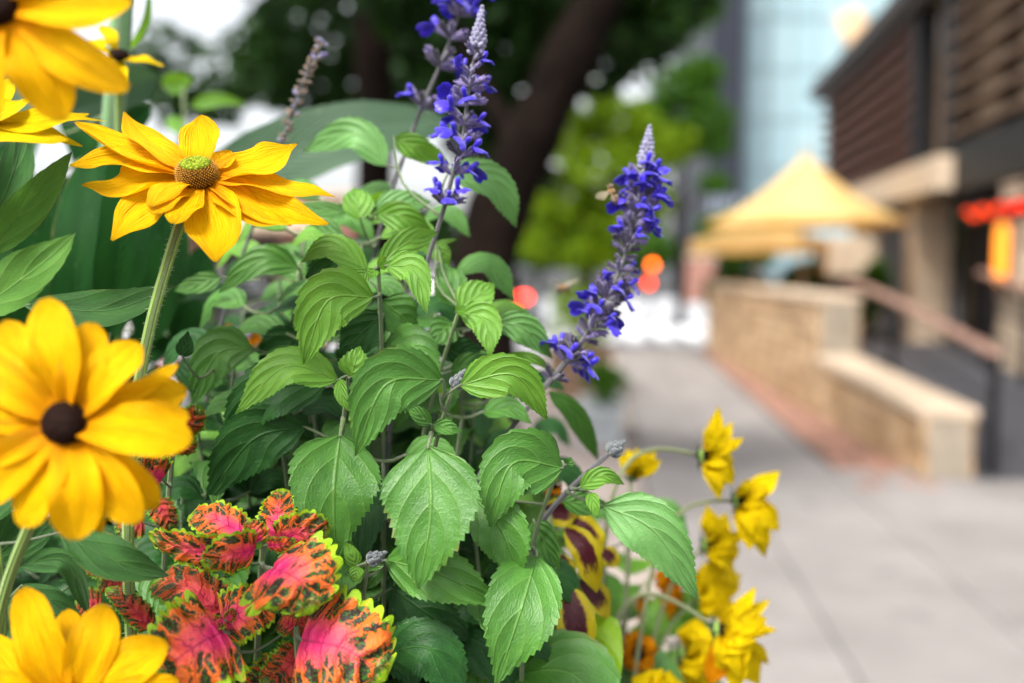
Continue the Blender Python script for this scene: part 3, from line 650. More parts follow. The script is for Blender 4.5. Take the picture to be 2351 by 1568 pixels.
# ---------------------------------------------------------------- cars parked in the street
def car(label, x, y, rz_, paint, lit):
    T = thing('parked_car', (x, y, -.046), label, 'car', 'cars parked along the kerb'); R_ = Matrix.Rotation(rz_, 3, 'Z'); Rn = np.array(R_)
    def W(v): return np.asarray(v) @ Rn.T + np.array([x, y, -.046])
    st = [(-2.15, .72, .34, .78), (-2.08, .82, .26, .93), (-1.7, .87, .22, 1.0), (-.9, .89, .2, .96), (.4, .89, .2, .94), (1.1, .88, .2, .90), (1.8, .85, .24, .82), (2.1, .78, .3, .70), (2.18, .66, .36, .6)]
    def loft(st):
        V = []; F = []
        for (yy, w, z0, z1) in st:
            for k in range(16):
                a = 2 * math.pi * (k + .5) / 16; cx, cz = math.cos(a), math.sin(a); e = .38
                V.append((math.copysign(abs(cx) ** e, cx) * w, yy, (z0 + z1) / 2 + math.copysign(abs(cz) ** e, cz) * (z1 - z0) / 2))
        n = len(st); F = [(i * 16 + k, i * 16 + (k + 1) % 16, (i + 1) * 16 + (k + 1) % 16, (i + 1) * 16 + k) for i in range(n - 1) for k in range(16)] + [tuple(range(16))[::-1], tuple((n - 1) * 16 + k for k in range(16))]
        return V, F
    m = MB(); V, F = loft(st); m.add(W(V), F); body = m.build('body', paint, T)
    m = MB(); V, F = loft([(-1.95, .70, .86, .96), (-1.55, .70, .86, 1.30), (-.9, .70, .86, 1.40), (.1, .69, .86, 1.39), (.75, .68, .86, 1.12), (1.15, .68, .84, .90)]); m.add(W(V), F); m.build('cabin_glass', MAT['dark_glass'], T)
    m = MB(); V, F = loft([(-1.5, .62, 1.3, 1.36), (-.9, .66, 1.385, 1.44), (.05, .65, 1.375, 1.43), (.4, .6, 1.27, 1.31)]); m.add(W(V), F); m.build('roof', paint, T)
    for sx in (-1, 1):
        for yy in (-1.32, 1.35):
            m = MB(); lathe(m, [(.18, -.1), (.31, -.1), (.325, -.06), (.325, .06), (.31, .1), (.18, .1)], W((sx * .78, yy, .325)), axis=Rn @ np.array([1.0, 0, 0]), seg=24); wh = m.build('wheel', plain('tyre', (.015, .015, .015), .8), T)
            m = MB(); lathe(m, [(.03, -.112), (.19, -.104), (.19, .104), (.03, .112)], W((sx * .78, yy, .325)), axis=Rn @ np.array([1.0, 0, 0]), seg=16); m.build('rim', plain('alloy', (.5, .5, .5), .35, .5, .8), wh)
        m = MB(); box(m, W((sx * .66, -2.10, .80)), (.22, .09, .13), rz=rz_, bev=.02); m.build('tail_light', emit('brake_light', (1.0, .03, .012), 5) if lit else plain('tail_lens', (.3, .01, .01), .2), T)
        m = MB(); box(m, W((sx * .62, 2.08, .62)), (.26, .1, .11), rz=rz_, bev=.02); m.build('headlight', plain('head_lens', (.7, .7, .7), .1), T)
    m = MB(); box(m, W((0, -2.15, .62)), (.5, .02, .12), rz=rz_); m.build('number_plate', plain('plate', (.6, .6, .6), .5), T, smooth=False)
def carpaint(n, c): return plain(n, c, .3, .5, .3, var=.03, coat=.6)
xl = P(1203, 678, 22)[0]
car('grey car with lit red tail lights parked beyond the tree trunk', xl - .47, 24.1, rz, carpaint('grey_paint', (.09, .095, .10)), True)
car('white car parked in the street behind the coneflowers', -3.1, 9.6, rz, carpaint('white_paint', (.5, .5, .52)), False)
car('silver car parked further up behind the salvia leaves', -2.2, 33.0, rz, carpaint('silver_paint', (.5, .5, .53)), False)

# ---------------------------------------------------------------- trees
MAT['bark'] = plain('dark_bark', (.008, .005, .0038), .95, .05, var=.45, scale=5, bumpd=.03, bscale=14)
def tree_leaf(name, a, c, tr, trc):
    b = NB(name); x = b.mix(b.island(), a, c); return b.done(b.trans(b.bsdf(x, .6, .12), trc, tr))
MAT['tl_dark'] = tree_leaf('dark_tree_leaf', (.010, .030, .006), (.018, .05, .008), .20, (.03, .09, .005))
MAT['tl_mid'] = tree_leaf('mid_tree_leaf', (.022, .075, .007), (.05, .12, .010), .34, (.08, .2, .008))
MAT['tl_lime'] = tree_leaf('yellow_green_tree_leaf', (.075, .15, .005), (.15, .22, .007), .42, (.24, .37, .005))
def crown_mesh(mb, clusters, n_per, size, seed, flat=.6):
    r = np.random.default_rng(seed)
    for (c, rad) in clusters:
        n = int(n_per * (rad[0] * rad[1] * rad[2]) ** .66) + 20
        q = r.normal(size=(n, 3)); q /= np.linalg.norm(q, axis=1)[:, None]; q *= (r.uniform(.25, 1, n) ** .5)[:, None]
        ctr = np.asarray(c) + q * np.asarray(rad)
        a = r.normal(size=(n, 3)); a /= np.linalg.norm(a, axis=1)[:, None]; a[:, 2] *= flat; bb = np.cross(a, r.normal(size=(n, 3))); bb /= np.linalg.norm(bb, axis=1)[:, None]
        s = (size * r.uniform(.6, 1.3, n))[:, None]; a /= np.linalg.norm(a, axis=1)[:, None]; nn = np.cross(a, bb)
        V = np.stack([ctr - a * s, ctr + bb * s * .55 + nn * s * .15, ctr + a * s, ctr - bb * s * .55 + nn * s * .15], 1).reshape(-1, 3)
        F = np.arange(4 * n).reshape(n, 4); mb.add(V, F.tolist())
def tree(label, trunk_pts, radii, limbs, clusters, leafmat, n_per, size, seed, group=None):
    T = thing('street_tree', trunk_pts[0], label, 'tree', group); m = MB(); c = spline(trunk_pts, 26); rr = np.interp(np.linspace(0, 1, 26), np.linspace(0, 1, len(radii)), radii)
    tube(m, c, rr * (1 + .06 * np.sin(np.arange(26) * 1.7)), 14); tr = m.build('trunk', MAT['bark'], T)
    for (pts, r0) in limbs:
        m = MB(); q = spline(pts, 12); tube(m, q, np.linspace(r0, r0 * .25, 12), 8); m.build('limb', MAT['bark'], T)
    m = MB(); crown_mesh(m, clusters, n_per, size, seed); m.build('crown', MAT[leafmat], T, smooth=False)
# leaning tree just beyond the planter
d = 4.6
tp = [np.array([P(1110, 800, d)[0] - .02, 4.6, -.05]), P(1112, 780, d), P(1108, 620, d), P(1150, 470, d), P(1205, 350, d), P(1262, 230, d), P(1330, 90, d), P(1400, -80, d), P(1450, -420, d), P(1470, -800, d)]
tp = [np.array(q) for q in tp]
rc = random.Random(3)
def rnd_clusters(n, x, y, z, r, seed, flat=.7):
    q = random.Random(seed); return [((q.uniform(*x), q.uniform(*y), q.uniform(*z)), (lambda s: (s, s, s * flat))(q.uniform(*r))) for _ in range(n)]
tree('dark leaning tree trunk rising just behind the salvia', tp, [.17, .165, .16, .15, .135, .13, .125, .115, .10, .06],
     [([tp[4], tp[4] + np.array([-.25, .3, .45]), tp[4] + np.array([-.5, .9, 1.3])], .06), ([tp[6], tp[6] + np.array([.4, .2, .5]), tp[6] + np.array([1.1, .6, .9])], .05), ([tp[8], tp[8] + np.array([-.8, .4, .5]), tp[8] + np.array([-1.6, .9, .8])], .06)],
     [(tuple(P(px, py, dd)), (s, s, s * .7)) for (px, py, dd, s) in [(1130, 70, 5.2, .34), (1080, 170, 5.6, .30), (1010, 30, 5.4, .35), (1230, 30, 5.6, .32), (1180, 190, 5.8, .25), (1460, 40, 5.2, .30), (1530, -10, 5.4, .30), (1390, 170, 5.7, .2), (1290, -60, 5, .4), (960, -60, 5.3, .4), (1100, -180, 5.1, .5), (1400, -220, 5.2, .5), (700, -120, 5.5, .45), (860, -60, 5.8, .35), (1180, 300, 6.2, .25), (1210, 400, 6.4, .2), (1600, -180, 5.6, .35), (560, -200, 5.6, .4), (1130, 260, 6.2, .28), (1090, 330, 6.4, .22), (1150, 120, 6.0, .3), (1250, -20, 6.2, .35), (1050, 230, 6.4, .22), (1500, 110, 6, .16), (1000, -400, 4.8, .7), (1300, -450, 5.0, .7), (1600, -500, 5.2, .7), (700, -450, 5.4, .7)]],  # uppermost clusters, out of view, added to shade the trunk below
     'tl_dark', 1350, .09, 11)
d = 7.0
tp = [np.array([P(858, 700, d)[0], 7.0, -.05]), P(858, 600, d), P(862, 300, d), P(856, 120, d), P(848, 0, d), P(830, -300, d), P(850, -700, d)]
tree('upright dark tree trunk behind the broad canna leaf', [np.array(q) for q in tp], [.15, .14, .135, .13, .125, .11, .06], [([tp[4], tp[4] + np.array([-.5, .2, .5]), tp[4] + np.array([-1.2, .4, .7])], .05), ([tp[5], tp[5] + np.array([.5, .3, .4]), tp[5] + np.array([1.2, .5, .7])], .05)],
     [(tuple(P(px, py, dd)), (s, s, s * .75)) for (px, py, dd, s) in [(700, 20, 7.4, .38), (620, 110, 7.8, .36), (760, 120, 8, .35), (690, 210, 8.2, .33), (590, 190, 8.4, .3), (960, 60, 7.6, .36), (930, 200, 8.2, .26), (820, 210, 8, .25), (1010, 140, 8, .3), (640, -120, 7, .5), (860, -160, 7, .5), (1000, -100, 7.2, .45), (400, 230, 8.6, .28), (500, 240, 8.6, .26)]],
     'tl_dark', 620, .115, 12)
# lighter trees further along the pavement
def far_tree(label, px, d, crown, mat, n_per, size, seed, r=.14, group='trees along the far pavement'):
    x = P(px, 600, d)[0]; tp = [np.array([x, d, -.05]), np.array([x + .05, d, 1.4]), np.array([x - .05, d + .1, 2.6]), np.array([x + .1, d + .1, 4.2])]
    cl = [(tuple(P(a, c_, dd)), (s, s, s * .75)) for (a, c_, dd, s) in crown]
    tree(label, tp, [r, r * .85, r * .7, r * .3], [([tp[2], tp[2] + np.array([.5, 0, .6]), tp[2] + np.array([1.1, .2, 1.0])], r * .4), ([tp[2], tp[2] + np.array([-.5, 0, .5]), tp[2] + np.array([-1.0, .1, .9])], r * .4)], cl, mat, n_per, size, seed, group)
far_tree('yellow green street tree beside the pavement beyond the leaning trunk', 1345, 17, [(1330, 240, 17, .75), (1420, 290, 17.2, .7), (1290, 360, 17, .65), (1390, 400, 16.8, .7), (1480, 360, 17, .6), (1300, 480, 17.2, .6), (1410, 510, 17, .6), (1260, 560, 17.5, .5), (1350, 580, 17, .5), (1480, 460, 17, .5), (1540, 330, 17.2, .45), (1230, 440, 17.5, .5)], 'tl_lime', 900, .13, 21, .11)
far_tree('mid green street tree in front of the dark tower', 1560, 24, [(1560, 200, 24, .8), (1610, 170, 24, .6), (1620, 280, 24, .75), (1560, 320, 24.3, .7), (1640, 330, 24, .5), (1640, 420, 24, .4), (1480, 560, 24, .5), (1610, 230, 23.8, .5), (1510, 250, 24, .5)], 'tl_mid', 1100, .12, 22, .13)
far_tree('dark green tree with high branches between the two nearer trunks and the tower', 1120, 13, [(1500, 30, 13, .45), (1560, 60, 13, .4), (1440, 90, 13.2, .38), (1600, 10, 13, .4), (1420, 10, 13, .4), (1480, 150, 13.3, .28), (1590, -80, 13, .6), (1450, -90, 13, .6)], 'tl_mid', 900, .09, 23, .10)
far_tree('broad dark tree across the street over the sandstone shop', 420, 19, [(380, 120, 19, .8), (560, 130, 19, .8), (650, 160, 19, .7), (740, 190, 19, .7), (450, 210, 19, .6), (980, 220, 20, .7), (900, 160, 20, .8), (700, 60, 19, .9)], 'tl_dark', 170, .20, 24, .2)

for k, (px, d_, lab) in enumerate([(1235, 58, 'distant round green tree at the end of the street beyond the grey car'), (1330, 66, 'distant pale green tree closing the street behind the slim light post'), (1455, 60, 'distant dark green tree at the end of the street beside the pink pier'), (980, 62, 'distant green tree at the street end behind the leaning trunk'), (1690, 64, 'distant green tree low in front of the glass tower')]):
    far_tree(lab, px, d_, [(px + dx, 560 - dy, d_, r_) for dx, dy, r_ in ((-40, 0, 1.5), (20, 10, 1.6), (50, -20, 1.3), (-10, 45, 1.5), (30, 55, 1.2), (-50, 35, 1.2), (0, -25, 1.4))], ('tl_mid', 'tl_lime', 'tl_mid', 'tl_dark', 'tl_mid')[k], 260, .30, 60 + k, .2, None)
# shrubs on the terrace and street planters
def shrub(label, c, r, mat, seed, size=.05, n=1500, cat='shrub', name='shrub'):
    T = thing(name, (c[0], c[1], c[2] - r[2]), label, cat); m = MB(); q = random.Random(seed)
    crown_mesh(m, [((c[0] + q.uniform(-.5, .5) * r[0], c[1] + q.uniform(-.5, .5) * r[1], c[2] + q.uniform(-.4, .4) * r[2]), (r[0] * .6, r[1] * .6, r[2] * .6)) for _ in range(7)], n, size, seed)
    m.build('foliage', MAT[mat], T, smooth=False)
    m = MB()
    for k in range(5): tube(m, [(c[0], c[1], c[2] - r[2] - .02), (c[0] + q.uniform(-.5, .5) * r[0], c[1] + q.uniform(-.5, .5) * r[1], c[2] + r[2] * .3)], .012, 6)
    m.build('stems', MAT['bark'], T)
shrub('dark green shrub on the terrace under the parasols', (P(1700, 640, 16.75)[0], 16.85, 1.06), (.62, .3, .68), 'tl_mid', 31, .05, 9000)
shrub('broad dark green shrub behind the parasol poles', (P(1840, 640, 16.9)[0], 16.85, 1.02), (.72, .3, .62), 'tl_mid', 35, .05, 9000)
shrub('dark narrow shrub beside the stone pier on the terrace', (P(2010, 640, 14.6)[0], 14.6, .98), (.24, .24, .62), 'tl_mid', 32, .05, 6000)
def street_planter(label, cx, cy, w, dp, h, mat, nsl):
    T = thing('street_planter', (cx, cy, -.006), label, 'planter')
    m = MB(); box(m, (cx, cy, h / 2 - .02), (w - .04, dp - .04, h - .04), rz=rz); m.build('box', MAT['wood_back'], T, smooth=False)
    for k in range(nsl):
        m = MB(); hh = h / nsl; box(m, (cx, cy, -.004 + hh * (k + .5)), (w, dp, hh - .012), rz=rz, bev=.006); m.build('board', mat, T, smooth=False)
    m = MB(); box(m, (cx, cy, h + .005), (w + .05, dp + .05, .03), rz=rz, bev=.006); m.build('rim', mat, T, smooth=False)
    return T
pc = P(1395, 900, 8.4); street_planter('low grey metal planter at the edge of the pavement', pc[0] - .05, 8.4, .34, .9, .28, plain('zinc', (.40, .43, .45), .45, .5, .4), 2)
pc2 = P(1395, 850, 11.0); street_planter('brown timber planter further along the pavement', pc2[0] - .28, 11.2, .70, 1.0, .52, MAT['wood_tan'], 4)
shrub('olive green grasses spilling from the grey metal planter', (pc[0] - .05, 8.4, .46), (.22, .5, .2), 'tl_mid', 33, .035, 2500, 'plant', 'planter_grass')
shrub('yellow flowering plant in the brown timber planter', (pc2[0] - .28, 11.2, .92), (.42, .5, .42), 'tl_lime', 34, .04, 1800, 'plant', 'planter_shrub')

# ================================================================== THE PLANTER WITH THE FLOWERS
SOIL = .86
MAT['planter'] = plain('planter_concrete', (.33, .31, .29), .85, .3, bumpd=.002)
MAT['soil'] = plain('soil', (.028, .02, .014), .95, .2, var=.5, scale=40, bumpd=.02, bscale=90)
T = thing('flower_planter', (-.45, .67, 0), 'large raised concrete planter holding the flowers', 'planter')
m = MB()
for (cx, cy, sx, sy) in ((-.45, .20, 1.30, .06), (-.45, 1.14, 1.30, .06), (-1.07, .67, .06, .879), (.17, .67, .06, .879)): box(m, (cx, cy, .445), (sx, sy, .91), bev=.008)
m.build('wall', MAT['planter'], T, smooth=False)
m = MB(); V = []; nx_, ny_ = 30, 22
for i in range(nx_ + 1):
    for j in range(ny_ + 1): V.append((-1.045 + 1.19 * i / nx_, .225 + .89 * j / ny_, SOIL + random.uniform(-.012, .012)))
m.add(V, [(i * (ny_ + 1) + j, (i + 1) * (ny_ + 1) + j, (i + 1) * (ny_ + 1) + j + 1, i * (ny_ + 1) + j + 1) for i in range(nx_) for j in range(ny_)]); m.build('soil', MAT['soil'], T, kind='stuff')

def root_of(p, dx=0., dy=0.):
    x = min(.12, max(-1.0, p[0] + dx)); y = min(1.06, max(.26, p[1] + dy)); return np.array([x, y, SOIL - .02])
def stem_of(T, pts, r0, r1, mat='stem', root=True, n=40, name='stem', dx=0., dy=.03, hairs=0, upto=1.0):
    """pts top to bottom as (px, py, d); continued down to the soil"""
    q = [P(*p) for p in pts]
    if root:
        R_ = root_of(q[-1], dx, dy); t = unit(q[-1] - q[-2]) * .06 if len(q) > 1 else np.array([0, 0, -.06])
        mid = q[-1] + t; 
        if mid[2] > SOIL + .06: q.append(mid * .6 + .4 * (q[-1] * .5 + R_ * .5))
        q.append(R_)
    c = resample(spline(q, 120), n)
    for _ in range(14): c[1:-1] = c[1:-1] * .5 + (c[:-2] + c[2:]) * .25
    m = MB(); tube(m, c, np.linspace(r0, r1, n), 10); w = m.build(name, MAT[mat], T)
    if hairs:
        m = MB(); V = []; F = []
        nh = int(n * upto)
        for i in range(hairs):
            k = random.randrange(nh - 1); f = random.random(); p = c[k] * (1 - f) + c[k + 1] * f; rr = r0 + (r1 - r0) * k / n
            t = unit(c[k + 1] - c[k]); s = unit(np.cross(t, rng.normal(size=3))); o_ = p + s * rr * .9; e_ = o_ + s * random.uniform(.0012, .0026) + t * random.uniform(-.0008, .0012); u_ = unit(np.cross(s, t)) * .00011; v_ = t * .00011
            b0 = len(V); V += [o_ - u_ - v_, o_ + u_ - v_, o_ + v_ * 1.4, e_]; F += [(b0, b0 + 1, b0 + 3), (b0 + 1, b0 + 2, b0 + 3), (b0 + 2, b0, b0 + 3)]
        m.add(V, F); m.build('hairs', MAT['hair'], w, kind='stuff')
    return c

# ---------------------------------------------------------------- coneflowers
def sub(c, z0, d): return c
def petal(T, pts, w, hint, mat='petal', d=None, cup=.25, twist=0., curl=.0, name='petal', style='petal', nu=26, nv=10):
    _seed[0] += 1; q = PP(pts); dd = np.mean([p[2] for p in pts]); wm = w * dd / FPX; m = MB()
    blade(m, q, wm, hint, style=style, nu=nu, nv=nv, fold=.06, cup=cup, ruffle=.07 * wm, rn=1.6, twist=twist, seed=_seed[0], curl=curl, quilt=.0, ribs=.055)
    return m.build(name, MAT[mat], T)
def cone(T, c, axis, r, h, kind='dark', detail=True):
    m = MB(); ax = unit(axis)
    if kind == 'dark':
        prof = [(r * .75, -h * .25), (r * .98, 0), (r, h * .25), (r * .93, h * .55), (r * .74, h * .82), (r * .45, h * .97), (r * .02, h)]
        lathe(m, prof, c, ax, 28); w = m.build('flower_cone', MAT['cone_dark'], T)
        fm = 'floret_brown'
    else:
        prof = [(r * .80, -h * .2), (r * .96, 0), (r, h * .3), (r * .96, h * .62), (r * .80, h * .88), (r * .68, h * .96)]
        lathe(m, prof, c, ax, 36); w = m.build('flower_cone', MAT['cone_gold'], T)
        m = MB(); lathe(m, [(r * .76, h * .86), (r * .72, h * 1.0), (r * .56, h * 1.10), (r * .34, h * 1.12), (r * .18, h * 1.06), (r * .09, h * .96), (r * .01, h * .90)], c, ax, 32); m.build('green_eye', MAT['cone_green'], w)
        fm = 'floret_gold'
    if detail:                                      # tiny disc florets, far too many to count
        a = np.array([1.0, 0, 0]) if abs(ax[0]) < .9 else np.array([0, 1.0, 0]); x = unit(np.cross(ax, a)); y = np.cross(ax, x); m = MB(); V = []; F = []
        N_ = 420
        for i in range(N_):
            f = (i + .5) / N_; th = i * 2.39996
            hh = h * (.0 + .95 * f); rr = np.interp(hh / h, [0, .3, .62, .88, 1.0], [.97, 1.01, .97, .80, .55]) * r if kind != 'dark' else np.interp(hh / h, [0, .25, .55, .82, .97, 1], [.98, 1, .93, .74, .45, .1]) * r
            rad = math.cos(th) * x + math.sin(th) * y; p = np.asarray(c) + ax * hh + rad * rr; out = unit(rad + ax * (.5 + f)); s = unit(np.cross(out, ax)) * r * .035; t = np.cross(out, unit(s)) * r * .035; L_ = r * random.uniform(.07, .13)
            b0 = len(V); V += [p - s, p + t, p + s, p - t, p + out * L_]; F += [(b0, b0 + 1, b0 + 4), (b0 + 1, b0 + 2, b0 + 4), (b0 + 2, b0 + 3, b0 + 4), (b0 + 3, b0, b0 + 4)]
        m.add(V, F); m.build('disc_florets', MAT[fm], w, kind='stuff')
    return w
def bracts(T, c, axis, r, n=9, mat='rud_leaf_light'):
    ax = unit(axis); a = np.array([1.0, 0, 0]) if abs(ax[0]) < .9 else np.array([0, 1.0, 0]); x = unit(np.cross(ax, a)); y = np.cross(ax, x)
    for k in range(n):
        th = 2 * math.pi * k / n + .2; rad = math.cos(th) * x + math.sin(th) * y; m = MB(); c0 = np.asarray(c) - ax * r * .35
        blade(m, [c0, c0 + rad * r * .9 - ax * r * .05, c0 + rad * r * 1.7 - ax * r * .35], r * .8, -ax + rad * .3, style='lance', nu=8, nv=4, fold=.1, seed=k); m.build('bract', MAT[mat], T)
    m = MB(); lathe(m, [(r * .16, -r * .8), (r * .45, -r * .6), (r * .8, -r * .3), (r * .86, -r * .05), (r * .5, 0)], c, ax, 16); m.build('receptacle', MAT['stem_rud'], T)

# main flower, in focus
d0 = .490; kf = .95
def F3(px, py, lift=0.): return (px, py, d0 - kf * (py - 405) * d0 / FPX * .75 + lift)
T = thing('coneflower', root_of(P(320, 780, .49)), 'golden coneflower with a green eyed cone on a hairy stem', 'flower')
H3 = np.array([.0, -.62, .78])
main_petals = [  # centre line (base, middle, tip) and width
 ([F3(440, 385), F3(372, 300), F3(322, 318), F3(284, 260)][0:1] + [F3(372, 340), F3(318, 308), F3(284, 259)], 74, H3),
 ([F3(452, 380), F3(460, 330), F3(458, 263)], 84, np.array([0, -.9, .3])),
 ([F3(425, 395), F3(330, 352), F3(240, 318), F3(171, 280)], 84, H3),
 ([F3(425, 402), F3(340, 368), F3(250, 366), F3(162, 382)], 92, np.array([0, -.45, .9])),
 ([F3(422, 408), F3(350, 408), F3(270, 432), F3(186, 423)], 92, np.array([-.1, -.7, .7])),
 ([F3(432, 418), F3(385, 445), F3(310, 495), F3(257, 552)], 90, np.array([-.35, -.8, .5])),
 ([F3(500, 400), F3(560, 385), F3(620, 368), F3(682, 332)], 100, H3),
 ([F3(495, 388), F3(512, 370), F3(530, 345)], 44, H3),
 ([F3(500, 408), F3(570, 415), F3(650, 432), F3(768, 452)], 84, np.array([.1, -.45, .85])),
 ([F3(492, 420), F3(560, 455), F3(650, 490), F3(754, 517)], 84, np.array([.1, -.6, .75])),
 ([F3(488, 424), F3(540, 462), F3(600, 500), F3(668, 516)], 76, np.array([.05, -.7, .7])),
 ([F3(468, 428), F3(488, 490), F3(500, 545), F3(496, 601)], 118, np.array([.1, -.95, .3])),
]
for i, (pts, w, h) in enumerate(main_petals): petal(T, pts, w * 1.22, h, 'petal', cup=.30 + .5 * ((i * 37) % 5 - 2) / 5, twist=((i * 53) % 7 - 3) * .16, curl=.03 * ((i * 29) % 3 - 1), style='pointed', nu=34, nv=12)
for pts, w, h in [([F3(445, 425), F3(400, 440, -.006), F3(372, 470, -.012), F3(360, 492, -.014)], 82, np.array([-.2, -.8, .6])), ([F3(455, 428), F3(430, 460, -.006), F3(410, 490, -.012), F3(398, 514, -.013)], 70, np.array([0, -.9, .4])), ([F3(440, 422), F3(408, 424, -.009), F3(375, 438, -.015), F3(345, 475, -.016)], 66, np.array([-.1, -.6, .8]))]:
    petal(T, pts, w * 1.15, h, 'petal', cup=-.25, style='petal')
ax3 = unit([.02, -.50, .86]); c3 = P(455, 412, d0); r3 = 47 * d0 / FPX
cone(T, c3, ax3, r3, r3 * .92, 'gold'); bracts(T, c3 - ax3 * .002, ax3, r3 * .9, 8)
c = stem_of(T, [(437, 440, .494), (414, 515, .492), (380, 620, .488), (350, 700, .485), (318, 790, .483)], .0027, .0034, 'stem_rud', hairs=700, upto=.5, dy=.06)

# large blurred flower lower left, facing the lens
def facing(label, cx, cy, d, tips, w, base_r, cone_r, cone_h, mat='petal', kb=.0, stem=None, axis=(.05, -.95, .3), hint0=(0, -1, .25), detail=False, kind='dark', leaves=(), bracts_n=0, style='petal'):
    T = thing('coneflower', root_of(P(cx, cy, d), 0, .08), label, 'flower')
    for i, tp_ in enumerate(tips):
        tx, ty = tp_[0], tp_[1]; dd = tp_[2] if len(tp_) > 2 else 0.; ww = tp_[3] if len(tp_) > 3 else w
        v = np.array([tx - cx, ty - cy], float); L = np.linalg.norm(v); v /= L; s = np.array([-v[1], v[0]]); q = math.sin(i * 2.7) * .05 * L
        b_ = (cx + v[0] * base_r * .6, cy + v[1] * base_r * .6, d + .001 * (i % 3)); m_ = (cx + v[0] * L * .55 + s[0] * q, cy + v[1] * L * .55 + s[1] * q, d - .006 + dd * .4 + .0012 * (i % 3)); e_ = (tx, ty, d + dd + kb * (ty - cy) * -d / FPX)
        r = math.sin(i * 1.9) * .35; h = np.asarray(hint0, float) + np.array([s[0], 0, -s[1]]) * r
        petal(T, [b_, m_, e_], ww, h, mat, cup=.18, twist=.15 * math.sin(i * 3.1), nu=22, nv=10, style=style)
    ax = unit(axis); c = P(cx, cy, d); r_ = cone_r * d / FPX
    cone(T, c - ax * r_ * .1, ax, r_, cone_h * d / FPX, kind, detail)
    if bracts_n: bracts(T, c - ax * .001, ax, r_ * .9, bracts_n)
    if stem: stem_of(T, [(cx - ax[0] * 3, cy, d + .006)] + stem, .0024, .0034, 'stem_rud')
    for lf in leaves: leaf(T, *lf[0], **lf[1])
    return T
facing('broad golden coneflower with dark brown cone wide open above the coleus', 150, 972, .385,
       [(102, 684, .004, 122), (212, 740, .010, 104), (322, 788, .006, 116), (408, 836, .022, 50), (430, 900, .018, 96), (434, 952, .012, 100), (441, 1010, .0, 124), (362, 1166, .008, 112), (322, 1198, .0, 122), (172, 1240, -.004, 122), (232, 1222, .014, 66), (40, 1205, .0, 124), (-60, 1150, .004, 120), (-130, 1040, .006, 118), (-150, 930, .004, 118), (-90, 800, .006, 118), (0, 742, .006, 118), (262, 800, .02, 70)],
       112, 44, 49, 44, stem=[(120, 1120, .41), (60, 1240, .43), (0, 1330, .45)], axis=(.06, -.97, .22), bracts_n=0, detail=True)
facing('lowest golden coneflower beside the coleus with its broad petals pointing up', 150, 1640, .415,
       [(50, 1350, .0, 116), (240, 1386, .004, 108), (384, 1476, .006, 116), (410, 1562, .0, 100), (-40, 1462, .004, 90), (-110, 1560, 0, 90), (380, 1680, 0, 90), (-60, 1760, 0, 90), (250, 1790, 0, 90), (100, 1820, 0, 90), (150, 1400, .02, 80)], 92, 40, 46, 38, stem=[(150, 1720, .45), (140, 1850, .47)], axis=(.05, -.85, .5))
facing('highest golden coneflower with large broad petals leaning in above the others', -8, 12, .372,
       [(302, 2, .0, 124), (296, 204, .004, 112), (144, 276, .006, 132), (-40, 300, .0, 100), (-180, 220, 0, 100), (-260, 90, 0, 100), (260, -160, 0, 100), (120, -260, 0, 100), (-120, -240, 0, 100), (-250, -100, 0, 100)], 100, 46, 52, 40, mat='petal', stem=[(-60, 200, .43), (-140, 500, .46), (-180, 900, .46)], axis=(.1, -.85, .35))
facing('side on golden coneflower with drooping notched petals below the highest bloom', -45, 284, .465,
       [(78, 222, .006, 66), (204, 262, .0, 60), (244, 278, .012, 42), (158, 322, -.006, 92), (190, 336, .006, 44), (-160, 220, 0, 80), (-200, 320, 0, 80), (-120, 390, 0, 80), (20, 180, .02, 60)], 74, 30, 44, 34, mat='petal_lemon', stem=[(-60, 420, .48), (-70, 700, .49)], axis=(.1, -.4, .9), hint0=(0, -.7, .7), style='pointed')
facing('yellow coneflower peeping out behind the thick canna stalk', 272, 130, .66,
       [(205, 95, .0, 50), (238, 58, .01, 40), (376, 152, .0, 36), (330, 140, .01, 34), (225, 150, 0, 44), (275, 200, -.01, 44)], 44, 18, 24, 20, mat='petal_lemon', stem=[(276, 320, .68), (270, 600, .7)], axis=(0, -.3, .95), hint0=(0, -.6, .8))
for i, (cx, cy, d_, tips) in enumerate([(452, 690, .86, [(440, 662), (446, 745), (470, 715), (436, 720)]), (512, 770, .80, [(490, 762), (535, 790), (520, 745), (505, 795)]), (578, 776, .82, [(560, 785), (600, 770), (572, 795)]), (487, 672, .9, [(478, 655), (496, 692)])]):
    facing(['small orange yellow blossom deep behind the hairy stem', 'small golden blossom low beside the dark twig', 'small golden blossom in front of the pale street light patch', 'tiny orange blossom highest beside the dark twig'][i], cx, cy, d_, [(a, b_, 0, 34) for a, b_ in tips], 34, 6, 9, 8, 'petal_deep', stem=[(cx - 4, cy + 120, d_ + .02)], axis=(0, -.9, .4))
facing('yellow coneflower petals lying between the salvia stems', 1128, 968, .66, [(1102, 930, 0, 34), (1150, 952, .0, 30), (1165, 1000, 0, 36), (1085, 1000, 0, 36), (1130, 1020, 0, 36), (1178, 985, 0, 30)], 34, 8, 12, 10, 'petal_lemon', stem=[(1130, 1100, .68)], axis=(0, -.5, .8), hint0=(0, -.6, .8))
facing('single orange yellow blossom tucked under the round salvia leaf', 1272, 1118, .62, [(1262, 1096, 0, 28), (1280, 1098, 0, 30), (1290, 1125, 0, 28), (1262, 1140, 0, 28)], 28, 6, 9, 8, 'petal_deep', stem=[(1270, 1200, .64)], axis=(0, -.7, .6))

